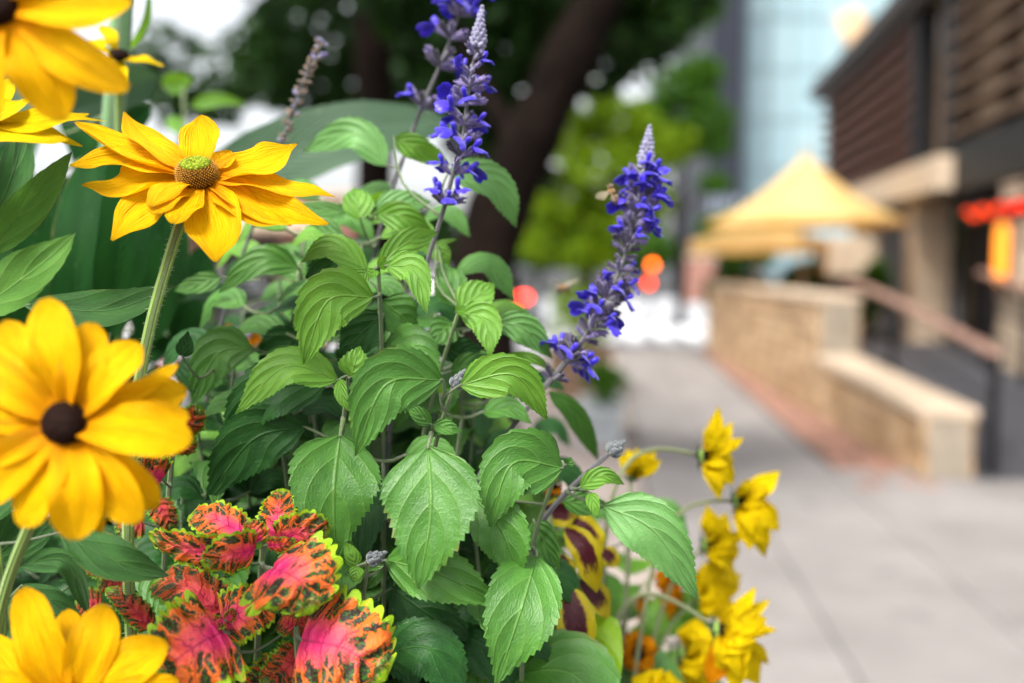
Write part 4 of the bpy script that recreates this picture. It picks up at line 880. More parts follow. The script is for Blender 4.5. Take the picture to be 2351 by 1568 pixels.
# cluster of yellow coneflowers at the right, seen from the side
def side_flower(label, c, tips, d, stem, mat='petal_lemon', axis=(.95, -.25, .1), cr=22, hint=(-.2, -.8, .5), w=44, leaves=()):
    T = thing('coneflower', root_of(P(*stem[-1][:2], stem[-1][2]), 0, .02), label, 'flower', 'coneflowers nodding over the pavement')
    cx, cy = c
    for i, tp_ in enumerate(tips):
        tx, ty = tp_[0], tp_[1]; ww = tp_[2] if len(tp_) > 2 else w; dd = tp_[3] if len(tp_) > 3 else .012 * math.sin(i * 2.3)
        v = np.array([tx - cx, ty - cy], float); L = np.linalg.norm(v); s = np.array([-v[1], v[0]]) / L
        off = np.clip((ty - cy) / 100, -1, 1) * cr * .7
        b_ = (cx + 4, cy + off, d); m_ = (cx + v[0] * .5 + 8, cy + v[1] * .52, d + dd * .6 - .004); e_ = (tx, ty, d + dd)
        h = np.asarray(hint, float) + np.array([s[0], 0, -s[1]]) * .4 * math.sin(i * 2.1)
        petal(T, [b_, m_, e_], ww * 1.1, h, tp_[4] if len(tp_) > 4 else mat, cup=.15, nu=18, nv=8, twist=.25 * math.sin(i * 1.3), style='pointed')
        if w >= 44 and len(tips) > 5:                                      # inner row of rays
            g = random.uniform(.62, .82); jx, jy = random.uniform(-8, 8), random.uniform(-12, 12); b2 = (b_[0], b_[1], d + .004); m2 = (cx + v[0] * .45 * g + 10, cy + v[1] * .5 * g + jy * .5, d - .014); e2 = (cx + v[0] * g + 14 + jx, cy + v[1] * g + jy, d - .012 + dd * .5)
            petal(T, [b2, m2, e2], ww * .78, h, mat, cup=.1, style='pointed', nu=14, nv=8, twist=-.2 * math.sin(i * 1.3))
    ax = unit(axis); C = P(cx, cy, d); r_ = cr * d / FPX; cone(T, C + ax * .001, ax, r_ * .6, r_ * .6, 'dark', False); bracts(T, C, ax, r_, 10, 'rud_leaf')
    q = stem_of(T, [(cx - 3, cy, d)] + stem, .0013, .0022, 'stem_pale', dx=-.05)
    for lf in leaves: leaf(T, *lf[0], **{**dict(kind='rud', mat='rud_leaf', stem=q), **lf[1]})
    return T
side_flower('topmost nodding yellow coneflower on a long arching stem above the pavement', (1616, 1048), [(1650, 934, 36), (1682, 968, 30), (1708, 1006, 40), (1684, 1062, 62), (1680, 1112, 54), (1652, 1146, 46), (1632, 960, 30, .03)], .70, [(1560, 1024, .70), (1487, 998, .69), (1425, 1006, .67), (1395, 1090, .66), (1385, 1300, .66)])
side_flower('yellow coneflower facing away with orange inner petals, second down the cluster', (1695, 1150), [(1790, 1082, 46), (1770, 1116, 40), (1766, 1160, 44, 0, 'petal_deep'), (1788, 1216, 66), (1756, 1278, 60), (1722, 1262, 56), (1740, 1205, 70, -.012), (1715, 1100, 40)], .72, [(1640, 1136, .72), (1583, 1128, .71), (1530, 1146, .70), (1505, 1230, .69), (1480, 1400, .69)], hint=(-.25, -.9, .3))
side_flower('yellow coneflower half hidden behind its neighbour in the middle of the cluster', (1624, 1252), [(1622, 1160, 40), (1668, 1178, 40), (1706, 1226, 60), (1698, 1262, 62), (1672, 1302, 56), (1695, 1352, 44, .02), (1650, 1330, 44)], .75, [(1580, 1262, .76), (1530, 1330, .75), (1505, 1450, .74)])
side_flower('shaded yellow coneflower hanging below the middle of the cluster', (1606, 1372), [(1640, 1300, 70), (1700, 1318, 60), (1680, 1370, 66), (1655, 1420, 64), (1620, 1290, 60), (1690, 1400, 54)], .78, [(1570, 1380, .78), (1520, 1440, .77), (1500, 1540, .76)])
side_flower('full double yellow coneflower lowest over the pavement', (1652, 1446), [(1735, 1348, 36), (1768, 1377, 34), (1782, 1446, 46), (1760, 1420, 60, -.01), (1764, 1524, 62), (1735, 1490, 76, -.014), (1742, 1572, 66), (1690, 1590, 66), (1628, 1575, 50, 0, 'petal_deep'), (1720, 1400, 56, .01), (1700, 1540, 70, -.01)], .69, [(1590, 1404, .69), (1513, 1342, .68), (1460, 1318, .67), (1410, 1350, .66), (1390, 1480, .66)], w=60, hint=(-.3, -.9, .25), cr=26)
side_flower('dull yellow coneflower seen from behind beside the double one', (1572, 1500), [(1600, 1420, 70), (1640, 1450, 66), (1650, 1520, 66), (1620, 1580, 70), (1580, 1600, 66), (1588, 1440, 50)], .74, [(1545, 1515, .74), (1500, 1570, .74)])
side_flower('yellow coneflower opening upward like a cup beside the woolly bud', (1450, 1092), [(1420, 1044, 34), (1440, 1032, 36), (1462, 1028, 38), (1486, 1036, 36), (1506, 1036, 36), (1518, 1056, 34)], .70, [(1450, 1125, .70), (1448, 1240, .69)], axis=(.05, -.2, .97), hint=(0, -1, .2), cr=12)
facing('small orange yellow coneflower with dark eye facing out near the lime leaf', 1466, 1500, .70, [(1420, 1480, 0, 34), (1435, 1455, 0, 34), (1466, 1446, 0, 36), (1495, 1462, 0, 34), (1510, 1495, 0, 34), (1500, 1530, 0, 34), (1470, 1545, 0, 36), (1438, 1535, 0, 34), (1422, 1512, 0, 32)], 34, 14, 16, 14, 'petal_deep', stem=[(1450, 1570, .72)], axis=(.1, -.95, .2))
side_flower('bright yellow coneflower growing beneath the small dark eyed one', (1500, 1592), [(1450, 1556, 60), (1490, 1538, 70), (1540, 1540, 66), (1570, 1570, 60), (1440, 1590, 60)], .66, [(1490, 1640, .67), (1480, 1700, .68)], axis=(.1, -.4, .9), hint=(0, -.7, .7))
side_flower('faded orange coneflower with petals hanging straight down', (1535, 1310), [(1506, 1350, 44), (1552, 1430, 34), (1535, 1425, 34), (1570, 1350, 40), (1516, 1410, 36), (1500, 1325, 40)], .80, [(1500, 1300, .80), (1440, 1350, .79), (1430, 1480, .78)], 'petal_deep', axis=(.2, -.2, -.95), cr=14)
side_flower('faded brownish orange coneflower drooping among the green stems', (1478, 1368), [(1470, 1440, 30), (1490, 1450, 30), (1452, 1420, 30), (1505, 1430, 30)], .84, [(1450, 1350, .84), (1425, 1420, .83)], 'petal_deep', axis=(.1, -.2, -.95), cr=12)

# coneflower leaves at the left
def leafy(name, label, stem_pts, r0, r1, smat, leaves, cat='plant', group=None, defaults=None, dx=0., dy=.03, spike=None):
    q = [P(*p) for p in stem_pts]; T = thing(name, root_of(q[-1], dx, dy), label, cat, group); c = stem_of(T, stem_pts, r0, r1, smat, dx=dx, dy=dy)
    for lf in leaves: leaf(T, *lf[0], **{**dict(stem=c), **(defaults or {}), **lf[1]})
    return T, c
RD = dict(kind='rud', mat='rud_leaf')
leafy('coneflower_shoot', 'hairy coneflower shoot with long pointed leaves beside the green eyed flower', [(-60, 420, .50), (-70, 600, .50), (-60, 800, .5)], .002, .003, 'stem_rud', [
  (((-40, 590, .49), (166, 348, .475), 92), dict(mid=(84, 448, .478), mat='rud_leaf_light', roll=15)),
  (((-60, 720, .47), (174, 534, .462), 116), dict(mid=(90, 610, .452), mat='rud_leaf_light', roll=-20)),
  (((60, 700, .50), (408, 652, .505), 96), dict(mid=(250, 712, .495), roll=-25)),
  (((-40, 560, .52), (60, 260, .56), 80), dict(roll=20))], defaults=RD)
leafy('coneflower_shoot', 'dark hairy coneflower leaves under the wide open dark eyed flower', [(-10, 1250, .46), (20, 1290, .465), (40, 1330, .47), (0, 1500, .475)], .0022, .003, 'stem_rud', [
  (((140, 1222, .47), (388, 1322, .482), 100), dict(mid=(270, 1290, .470), roll=-15)),
  (((42, 1300, .468), (205, 1412, .475), 58), dict(mid=(150, 1290, .462), roll=20)),
  (((48, 1345, .482), (190, 1420, .486), 56), dict(roll=-10)),
  (((30, 1290, .50), (128, 1180, .52), 50), dict(roll=10)),
  (((60, 1450, .50), (260, 1420, .52), 70), dict(roll=20)), (((-30, 1300, .52), (110, 1150, .54), 110), dict(roll=10)), (((-60, 1240, .54), (-10, 1080, .56), 130), dict(roll=0)), (((-40, 1420, .53), (120, 1480, .52), 100), dict(roll=-15)), (((20, 1500, .54), (240, 1500, .54), 110), dict(roll=15)), (((180, 1330, .55), (330, 1420, .56), 100), dict(roll=0))], defaults=RD)

# ---------------------------------------------------------------- cannas behind
KD = dict(kind='canna')
leafy('canna_plant', 'canna with thick pale stalk and broad grey green leaf reaching over', [(292, -260, .70), (288, -60, .70), (276, 120, .70), (258, 260, .70), (246, 420, .70), (240, 700, .71)], .0075, .009, 'stem_canna', [
  (((420, 470, .86), (1048, 280, .86), 168), dict(mid=(760, 318, .84), mat='canna', roll=-20)),
  (((120, 262, .78), (372, 178, .80), 120), dict(mid=(250, 212, .77), mat='canna', roll=10)),
  (((290, 120, .72), (345, -30, .72), 36), dict(mat='bright', roll=60)),
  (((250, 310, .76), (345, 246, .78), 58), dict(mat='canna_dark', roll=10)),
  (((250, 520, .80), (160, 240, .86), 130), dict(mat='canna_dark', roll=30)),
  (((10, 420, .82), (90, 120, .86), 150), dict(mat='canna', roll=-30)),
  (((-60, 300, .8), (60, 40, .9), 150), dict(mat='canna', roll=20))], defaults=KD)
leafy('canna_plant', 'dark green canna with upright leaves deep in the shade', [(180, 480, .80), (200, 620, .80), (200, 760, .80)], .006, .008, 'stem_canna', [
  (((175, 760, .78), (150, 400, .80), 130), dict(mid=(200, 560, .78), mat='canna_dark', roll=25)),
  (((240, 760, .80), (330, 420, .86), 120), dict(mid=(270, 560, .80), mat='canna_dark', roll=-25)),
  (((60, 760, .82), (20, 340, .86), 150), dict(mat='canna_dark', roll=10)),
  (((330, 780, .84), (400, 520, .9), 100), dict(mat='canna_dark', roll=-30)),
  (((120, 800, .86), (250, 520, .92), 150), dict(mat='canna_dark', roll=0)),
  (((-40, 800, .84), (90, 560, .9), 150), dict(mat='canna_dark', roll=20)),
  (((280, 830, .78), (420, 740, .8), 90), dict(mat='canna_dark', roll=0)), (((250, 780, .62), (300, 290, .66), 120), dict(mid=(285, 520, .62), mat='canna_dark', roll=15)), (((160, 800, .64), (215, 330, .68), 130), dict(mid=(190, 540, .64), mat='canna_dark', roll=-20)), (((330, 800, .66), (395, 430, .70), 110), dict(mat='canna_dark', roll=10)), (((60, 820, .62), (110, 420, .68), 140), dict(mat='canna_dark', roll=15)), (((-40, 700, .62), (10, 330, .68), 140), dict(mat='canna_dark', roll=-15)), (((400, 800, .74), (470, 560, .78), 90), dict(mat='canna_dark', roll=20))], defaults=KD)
leafy('leafy_shoot', 'thin shoot with small fresh green leaves beside the canna stalk', [(420, 200, .95), (430, 330, .95), (430, 520, .95)], .0015, .0025, 'stem', [
  (((372, 196, .95), (446, 178, .95), 52), dict(mat='bright', roll=10)), (((438, 244, .95), (572, 240, .96), 34), dict(mat='bright', mid=(500, 228, .95))),
  (((430, 300, .95), (380, 272, .96), 40), dict(mat='bright')), (((430, 330, .95), (490, 300, .96), 44), dict(mat='leaf_mid')), (((430, 360, .95), (372, 345, .95), 40), dict(mat='leaf_mid'))], defaults=dict(kind='small'))

# ---------------------------------------------------------------- salvia
def floret_meshes():
    out = {}
    def calyx(m, mi, L=.0065, r=.0016):
        tube(m, [(0, 0, 0), (L * .3, 0, .0002), (L * .7, 0, .0004), (L, 0, .0005)], [r * .45, r * .85, r, r * 1.15], 8, mi, False)
        for k in range(5):
            a = 2 * math.pi * k / 5; o = np.array([L, math.cos(a) * r * 1.1, .0005 + math.sin(a) * r * 1.1]); V = [o + np.array([0, -math.sin(a), math.cos(a)]) * r * .6, o - np.array([0, -math.sin(a), math.cos(a)]) * r * .6, o + np.array([.0018, math.cos(a) * .0004, math.sin(a) * .0004])]
            m.add(V, [(0, 1, 2)], mi)
    for var in range(3):
        m = MB(); calyx(m, 0)
        tube(m, [(.005, 0, .0004), (.0075, 0, .0009), (.0095, 0, .0014)], [.0011, .0014, .0017], 8, 1, False)
        up = .0030 - .0009 * var                              # hooded upper lip
        tube(m, [(.0085, 0, .0014), (.0100, 0, .0018 + up * .5), (.0114, 0, .0018 + up), (.0126, 0, .0018 + up * 1.35), (.0132, 0, .0018 + up * 1.45)], [.0010, .0014, .0016, .0013, .0004], 8, 1)
        for k, (yy, l) in enumerate(((-.0026, .0046), (0, .0064), (.0026, .0046))):   # spreading lower lip
            blade(m, [(.0092, yy * .3, .0006), (.0118, yy * .8, -.0004 - .0006 * var), (.0092 + l, yy * 1.5, -.0030 - .0012 * var)], .0056, (.35, 0, 1), style='petal', nu=8, nv=4, fold=.05, cup=-.3, mi=1, seed=k + var)
        out['open%d' % var] = m.mesh('floret', [MAT['calyx'], MAT['corolla']])
    for nm, mt in (('calyx', 'calyx'), ('dry', 'calyx_dry')):
        m = MB(); calyx(m, 0, .0078, .0017)
        tube(m, [(.006, 0, .0004), (.0085, 0, .0012), (.0105, .0006, .0008)], [.0009, .0008, .0003], 6, 0)
        out[nm] = m.mesh('calyx', [MAT[mt]])
    m = MB(); tube(m, [(0, 0, 0), (.0012, 0, .0001), (.0028, 0, .0002), (.0044, 0, .0003), (.0054, 0, .0003)], [.0006, .0015, .0018, .0012, .0002], 10); out['bud'] = m.mesh('bud', [MAT['bud']])
    out['bud_green'] = out['bud'].copy(); out['bud_green'].materials.clear(); out['bud_green'].materials.append(MAT['bud_green'])
    m = MB(); tube(m, [(0, 0, 0), (.002, 0, .0003), (.0042, 0, .0004), (.0058, 0, .0003)], [.0006, .0014, .0016, .0008], 8); out['husk'] = m.mesh('husk', [MAT['dried']])
    return out
FM = floret_meshes()
def put_floret(T, spike, key, p, out, up, s=1.0, name=None):
    x = unit(out); z = unit(np.asarray(up) - x * np.dot(up, x)); y = np.cross(z, x)
    M4 = Matrix(((x[0], y[0], z[0], p[0]), (x[1], y[1], z[1], p[1]), (x[2], y[2], z[2], p[2]), (0, 0, 0, 1))) @ Matrix.Scale(s, 4)
    inst(name or ('bud' if 'bud' in key else 'husk' if key == 'husk' else 'calyx' if key in ('dry', 'calyx') else 'floret'), FM[key], spike, M4)
def whorl(T, spike, c, t, n, keys, r0, s, lift=.35, phase=None, seed=0):
    q = random.Random(seed); a = np.array([0, 1.0, 0]) if abs(t[1]) < .8 else np.array([1.0, 0, 0]); x = unit(np.cross(t, a)); y = np.cross(t, x); ph = q.uniform(0, 6.28) if phase is None else phase
    for k in range(n):
        th = ph + 2 * math.pi * (k + q.uniform(-.2, .2)) / n; rad = math.cos(th) * x + math.sin(th) * y
        out = unit(rad + t * (lift + q.uniform(-.2, .25))); p = c + rad * r0 + t * q.uniform(-.0022, .0022)
        put_floret(T, spike, q.choice(keys), p, out, t + rng.normal(size=3) * .35, s * q.uniform(.72, 1.15))
def spike_on(T, pts, whorls, bud_len, bud_r, seed, budkey='bud', r0=.0012):
    """pts: top to bottom; whorls: list of (px, py, d, n, keys, scale)"""
    c = resample(spline(PP(pts), 100), 60); m = MB(); tube(m, c, np.linspace(.0006, r0 * 1.2, 60), 8); sp = m.build('flower_spike', MAT['stem_salvia'], T)
    for i, w in enumerate(whorls):
        p = P(*w[:3]); k = int(np.argmin(np.linalg.norm(c - p, axis=1))); k = min(max(k, 1), 58); t = unit(c[k - 1] - c[k + 1]); whorl(T, sp, c[k], t, w[3], w[4], r0, w[5], seed=seed * 100 + i)
    if bud_len:
        s = np.r_[0, np.cumsum(np.linalg.norm(np.diff(c, axis=0), axis=1))]; nr = max(4, int(bud_len / .0026)); q = random.Random(seed)
        for i in range(nr):
            ss = bud_len * i / nr; p = np.array([np.interp(ss, s, c[:, k]) for k in range(3)]); k = min(int(np.searchsorted(s, ss)) + 1, 58); t = unit(c[k - 1] - c[k + 1]); f = i / nr
            rr = bud_r * (.15 + .85 * min(1, f * 1.3 + .1)); n = 4 if i == 0 else 7
            a = unit(np.cross(t, (0, 1.0, .1))); b_ = np.cross(t, a)
            for j in range(n):
                th = 2 * math.pi * j / n + i * .5; rad = math.cos(th) * a + math.sin(th) * b_
                put_floret(T, sp, budkey, p + rad * rr * .25, unit(rad * (.25 + .9 * min(1, f * 1.5)) * (1.0 if budkey == 'bud' else .55) + t * (1.25 - .75 * f)), t, (.50 + .42 * min(1, f * 1.4)) * bud_r / .0042 * q.uniform(.9, 1.1))
    return sp, c
O3 = ['open0', 'open1', 'open2']; OM = O3 + ['calyx', 'calyx', 'calyx', 'dry']; DM = ['dry', 'calyx', 'dry', 'dry', 'calyx', 'open2']
SD = dict(kind='salvia', mat='leaf_mid')
# 1: upright spike with the pale woolly tip
pts1 = [(1106, 22, .552), (1098, 90, .552), (1084, 160, .552), (1072, 240, .552), (1066, 300, .552), (1054, 370, .552), (1040, 400, .552), (1022, 470, .552), (1006, 530, .552), (985, 600, .554), (955, 690, .556), (918, 785, .56)]
T, c1 = leafy('salvia_plant', 'upright salvia with blue flower spike and pale woolly tip', pts1[7:], .0013, .0022, 'stem_salvia', [
  (((1034, 388, .58), (1187, 524, .60), 84), dict(mid=(1140, 424, .585), mat='leaf_pale', roll=-20, anchor=(1022, 470, .552))),
  (((905, 318, .60), (1032, 380, .61), 62), dict(mid=(960, 340, .60), mat='leaf_light', roll=20, anchor=(1015, 500, .555))),
  (((885, 792, .54), (1012, 858, .53), 104), dict(mid=(955, 800, .53), mat='leaf_mid', roll=-15)),
  (((1002, 800, .56), (1112, 800, .57), 60), dict(mat='leaf_dark', roll=10)),
  (((1035, 852, .56), (1135, 818, .57), 60), dict(mat='leaf_mid', roll=10))], defaults=SD)
sp, c = spike_on(T, pts1[:8], [(1090, 130, .552, 6, ['bud', 'bud', 'calyx'], 1.0), (1080, 158, .552, 6, ['calyx', 'open0', 'open1', 'bud'], .95), (1074, 195, .552, 7, OM, 1.0), (1070, 238, .552, 8, OM, 1.05), (1066, 286, .552, 8, OM, 1.05), (1058, 330, .552, 7, OM + ['dry'], 1.05), (1046, 352, .552, 7, OM + ['dry'], 1.05), (1040, 398, .552, 6, O3 + ['calyx'], 1.05), (1024, 462, .552, 8, O3 + ['dry', 'calyx'], 1.1)], .024, .0040, 1)
# 2: spike behind it, leaning off the top
pts0 = [(1088, -160, .63), (1072, -60, .63), (1058, 20, .63), (1034, 90, .63), (1004, 165, .63), (962, 262, .63), (920, 380, .63), (884, 445, .63), (846, 590, .64)]
T, c0 = leafy('salvia_plant', 'tallest salvia spike with sparse withered whorls on a bare grey stem', pts0[6:], .0015, .0024, 'stem_salvia', [
  (((888, 380, .63), (694, 348, .65), 74), dict(mid=(812, 306, .63), mat='leaf_pale', roll=10)),
  (((860, 478, .60), (990, 462, .61), 66), dict(mat='leaf_pale', roll=-20)),
  (((862, 492, .585), (1002, 548, .59), 62), dict(mid=(930, 500, .58), mat='leaf_light', roll=10)),
  (((828, 505, .59), (812, 430, .60), 72), dict(mat='leaf_light', roll=10)),
  (((800, 486, .61), (642, 482, .62), 40), dict(mat='leaf_mid', roll=10)),
  (((840, 470, .60), (900, 440, .61), 40), dict(mat='bright', roll=30)),
  (((790, 540, .60), (700, 520, .62), 50), dict(mat='leaf_mid', roll=0))], defaults=SD)
sp, c = spike_on(T, pts0[:7], [(1084, -120, .63, 7, OM, 1.1), (1076, -70, .63, 8, OM, 1.2), (1066, -15, .63, 9, OM, 1.2), (1056, 30, .63, 9, O3 + ['calyx'], 1.25), (1038, 80, .63, 7, OM, 1.25), (1010, 150, .63, 8, DM, 1.2), (968, 245, .63, 9, DM + ['dry'], 1.25)], .02, .004, 2)
# 3: spike leaning right, with the bee
pts2 = [(1491, 296, .585), (1485, 350, .585), (1478, 410, .585), (1466, 480, .583), (1448, 545, .58), (1434, 590, .578), (1408, 660, .575), (1378, 718, .572), (1330, 792, .568), (1262, 880, .565), (1190, 962, .56), (1112, 1048, .555), (1070, 1100, .555)]
T, c2 = leafy('salvia_plant', 'salvia with long blue spike leaning over the pavement and visited by a bee', pts2[8:], .0014, .0022, 'stem_salvia', [
  (((1148, 828, .57), (1280, 858, .565), 30), dict(mid=(1215, 820, .56), mat='leaf_light', roll=30)),
  (((1260, 900, .62), (1376, 1062, .66), 50), dict(mid=(1320, 950, .63), mat='leaf_mid', roll=10))], defaults=SD)
sp, c = spike_on(T, pts2[:10], [(1471, 430, .585, 6, OM, 1.05), (1466, 466, .585, 6, OM, 1.1), (1458, 500, .584, 6, OM, 1.05), (1450, 534, .582, 6, OM, 1.05), (1440, 572, .579, 5, DM + O3, .95), (1420, 622, .577, 5, DM, .9), (1404, 668, .575, 7, DM + O3, 1.05), (1385, 706, .573, 7, DM + O3, 1.05), (1338, 776, .57, 6, DM, .9), (1478, 398, .585, 6, ['bud', 'calyx', 'open1'], .95), (1474, 412, .585, 8, O3 + ['bud', 'calyx'], 1.05), (1470, 446, .585, 8, OM, 1.1), (1462, 484, .585, 8, OM, 1.1), (1454, 516, .583, 8, OM + ['dry'], 1.05), (1446, 552, .58, 8, OM + ['dry'], 1.1), (1432, 592, .578, 6, DM, .9), (1408, 648, .575, 8, DM, 1.0), (1396, 686, .575, 9, DM + O3, 1.1), (1370, 730, .572, 10, DM, 1.1), (1352, 752, .57, 9, DM, 1.05), (1312, 812, .568, 14, ['dry', 'dry', 'dry', 'calyx'], 1.15), (1302, 830, .568, 12, ['dry', 'dry', 'open0', 'open1'], 1.15), (1250, 895, .565, 5, ['dry'], .9)], .024, .0042, 3)
# 4: dried spike
ptsd = [(742, 92, .64), (728, 124, .64), (706, 170, .64), (690, 205, .64), (676, 250, .64), (660, 290, .64), (644, 340, .64), (600, 470, .64), (560, 580, .64), (520, 680, .64), (484, 780, .645)]
T, cd = leafy('dried_salvia', 'dried brown salvia stalk with withered husks beside the main coneflower', ptsd[6:], .0010, .0018, 'stem_salvia', [])
sp, c = spike_on(T, ptsd[:8], [(742 - 98 * f, 96 + 220 * f ** .95, .64, 5 if f < .2 else 4, ['calyx', 'bud', 'husk'] if f < .15 else ['husk', 'husk', 'husk', 'bud'], .62) for f in np.linspace(0, 1, 22)], 0, .004, 4)

def bud_tip(T, px, py, d, tilt, r=.0050, seed=5):
    v = np.array(tilt, float); v /= np.linalg.norm(v); L = 26
    spike_on(T, [(px + v[0] * L, py + v[1] * L, d), (px + v[0] * 8, py + v[1] * 8, d), (px - v[0] * 16, py - v[1] * 16, d)], [], .0105, r * .8, seed, 'bud_green', .001)
# 5: shoot with the bud in the middle
T, cA = leafy('salvia_plant', 'leafy salvia shoot with a grey bud between two arching leaves', [(1040, 890, .498), (1028, 905, .498), (1012, 920, .498), (1004, 955, .498), (990, 1000, .498), (983, 1030, .50), (975, 1100, .52)], .0011, .0022, 'stem', [
  (((1016, 872, .488), (816, 1048, .474), 142), dict(mid=(886, 884, .472), mat='leaf_mid', roll=-12, anchor=(1012, 918, .498))),
  (((1056, 884, .492), (1258, 966, .500), 96), dict(mid=(1182, 862, .488), mat='leaf_light', roll=15, anchor=(1012, 918, .498))),
  (((983, 1024, .482), (960, 1354, .470), 208), dict(mid=(988, 1180, .472), mat='leaf_mid', roll=8, anchor=(990, 995, .498))),
  (((990, 974, .50), (934, 930, .50), 40), dict(kind='small', mat='leaf_mid')), (((993, 976, .495), (1063, 992, .495), 38), dict(kind='small', mat='leaf_mid', roll=-15)),
  (((985, 1000, .50), (1040, 958, .52), 34), dict(kind='small', mat='leaf_mid')),
  (((1010, 905, .496), (1018, 878, .495), 18), dict(kind='small', mat='bright'))], defaults=SD)
bud_tip(T, 1048, 880, .497, (.55, -.85), .0052, 5)
# 6: shoot at the left of it with the wide hanging leaf
T, cB = leafy('salvia_plant', 'salvia shoot with small upright young leaves and wide dark hanging leaf', [(800, 862, .505), (794, 900, .508), (788, 960, .51), (781, 1000, .512), (775, 1080, .53)], .0011, .0022, 'stem', [
  (((781, 998, .500), (772, 1282, .492), 196), dict(mid=(766, 1130, .488), mat='leaf_mid', roll=-10, anchor=(788, 960, .51))),
  (((775, 872, .508), (538, 952, .500), 92), dict(mid=(656, 842, .498), mat='leaf_light', roll=18, anchor=(794, 880, .508))),
  (((752, 880, .53), (500, 1030, .53), 128), dict(mid=(610, 900, .525), mat='leaf_dark', roll=12)),
  (((700, 980, .53), (472, 1152, .53), 132), dict(mid=(580, 1010, .525), mat='leaf_dark', roll=-10)),
  (((806, 866, .50), (826, 794, .50), 72), dict(kind='small', mat='leaf_light')), (((780, 870, .50), (802, 946, .495), 40), dict(kind='small', mat='leaf_light', roll=30)),
  (((872, 1092, .53), (822, 1236, .53), 70), dict(mat='leaf_dark', roll=20)), (((800, 1160, .545), (690, 1060, .55), 90), dict(mat='leaf_dark', roll=20))], defaults=SD)
# 7: upper shoot, pale leaves
T, cC = leafy('salvia_plant', 'salvia shoot with light green top leaves between the main coneflower and upright spike', [(868, 610, .515), (868, 650, .518), (872, 700, .52), (884, 770, .525), (880, 850, .54)], .0011, .0022, 'stem', [
  (((858, 682, .508), (697, 838, .497), 128), dict(mid=(752, 692, .495), mat='leaf_light', roll=-12)),
  (((846, 628, .515), (690, 602, .520), 66), dict(mid=(762, 566, .512), mat='leaf_light', roll=25)),
  (((846, 640, .535), (700, 640, .54), 80), dict(mid=(762, 596, .54), mat='leaf_dark', roll=-20)),
  (((845, 622, .510), (798, 658, .505), 36), dict(kind='small', mat='leaf_light')),
  (((888, 610, .512), (980, 720, .505), 70), dict(mid=(950, 622, .508), mat='leaf_light', roll=-15)),
  (((870, 612, .525), (1008, 532, .545), 66), dict(mid=(930, 560, .53), mat='leaf_light', roll=15)),
  (((866, 612, .51), (886, 590, .515), 34), dict(kind='small', mat='bright', roll=30)), (((860, 618, .505), (850, 640, .50), 28), dict(kind='small', mat='bright')),
  (((880, 720, .53), (780, 820, .55), 90), dict(mat='leaf_dark', roll=10)), (((876, 690, .535), (960, 760, .55), 90), dict(mat='leaf_mid', roll=-10))], defaults=SD)
# 8: right upper shoot
T, cD = leafy('salvia_plant', 'salvia shoot with bright crisp leaf pair in front of the leaning tree trunk', [(1056, 706, .545), (1062, 740, .548), (1050, 780, .55), (1010, 830, .555)], .0011, .002, 'stem', [
  (((1054, 712, .542), (1136, 652, .55), 84), dict(mat='leaf_light', roll=-10)), (((1058, 719, .54), (1126, 820, .53), 74), dict(mid=(1112, 736, .535), mat='leaf_light', roll=-10)),
  (((1136, 738, .56), (1268, 824, .57), 68), dict(mid=(1205, 755, .56), mat='leaf_pale', roll=10)), (((1052, 705, .56), (1010, 600, .57), 80), dict(mat='leaf_mid', roll=15)),
  (((1040, 740, .56), (985, 790, .55), 70), dict(mat='leaf_mid', roll=0)), (((1046, 716, .535), (1070, 704, .535), 26), dict(kind='small', mat='bright')), (((1000, 560, .57), (1052, 548, .57), 14), dict(kind='small', mat='leaf_light')),
  (((1006, 560, .575), (1032, 610, .575), 44), dict(mat='leaf_light', roll=20))], defaults=SD)
# 9: shoot under the leaning spike
T, cE = leafy('salvia_plant', 'salvia shoot with dark pointed leaves crossing under the leaning spike', [(1290, 1060, .515), (1260, 1120, .52), (1215, 1190, .525), (1205, 1260, .53), (1200, 1400, .54)], .0011, .0022, 'stem', [
  (((1292, 1074, .508), (1124, 1212, .492), 146), dict(mid=(1176, 1066, .494), mat='leaf_mid', roll=-8)),
  (((1086, 1140, .510), (1196, 1338, .500), 126), dict(mid=(1150, 1215, .498), mat='leaf_mid', roll=12)),
  (((1232, 1276, .508), (1138, 1576, .482), 164), dict(mid=(1196, 1400, .484), mat='leaf_mid', roll=-6)),
  (((1195, 1270, .515), (1120, 1360, .51), 100), dict(mat='leaf_dark', roll=-15)),
  (((1300, 1066, .505), (1312, 1050, .505), 30), dict(kind='small', mat='leaf_mid', roll=30)),
  (((1225, 1192, .535), (1286, 1308, .53), 66), dict(mat='leaf_mid', roll=15))], defaults=SD)
# 10: bud stem to the right with the long pale leaf
T, cF = leafy('salvia_plant', 'salvia stem ending in a woolly bud with a long pale drooping leaf', [(1392, 1046, .535), (1370, 1066, .533), (1300, 1122, .528), (1214, 1184, .53), (1190, 1240, .54)], .0014, .0022, 'stem_salvia', [
  (((1384, 1160, .528), (1603, 1378, .530), 122), dict(mid=(1505, 1222, .520), mat='leaf_pale', roll=10, anchor=(1296, 1126, .528))),
  (((1331, 1119, .522), (1434, 1112, .525), 46), dict(kind='small', mat='leaf_light', mid=(1385, 1092, .52))), (((1355, 1130, .52), (1372, 1190, .515), 34), dict(kind='small', mat='leaf_light')),
  (((1290, 1150, .55), (1400, 1160, .56), 50), dict(mat='leaf_mid', roll=10))], defaults=SD)
bud_tip(T, 1405, 1036, .535, (.62, -.50), .0062, 6)
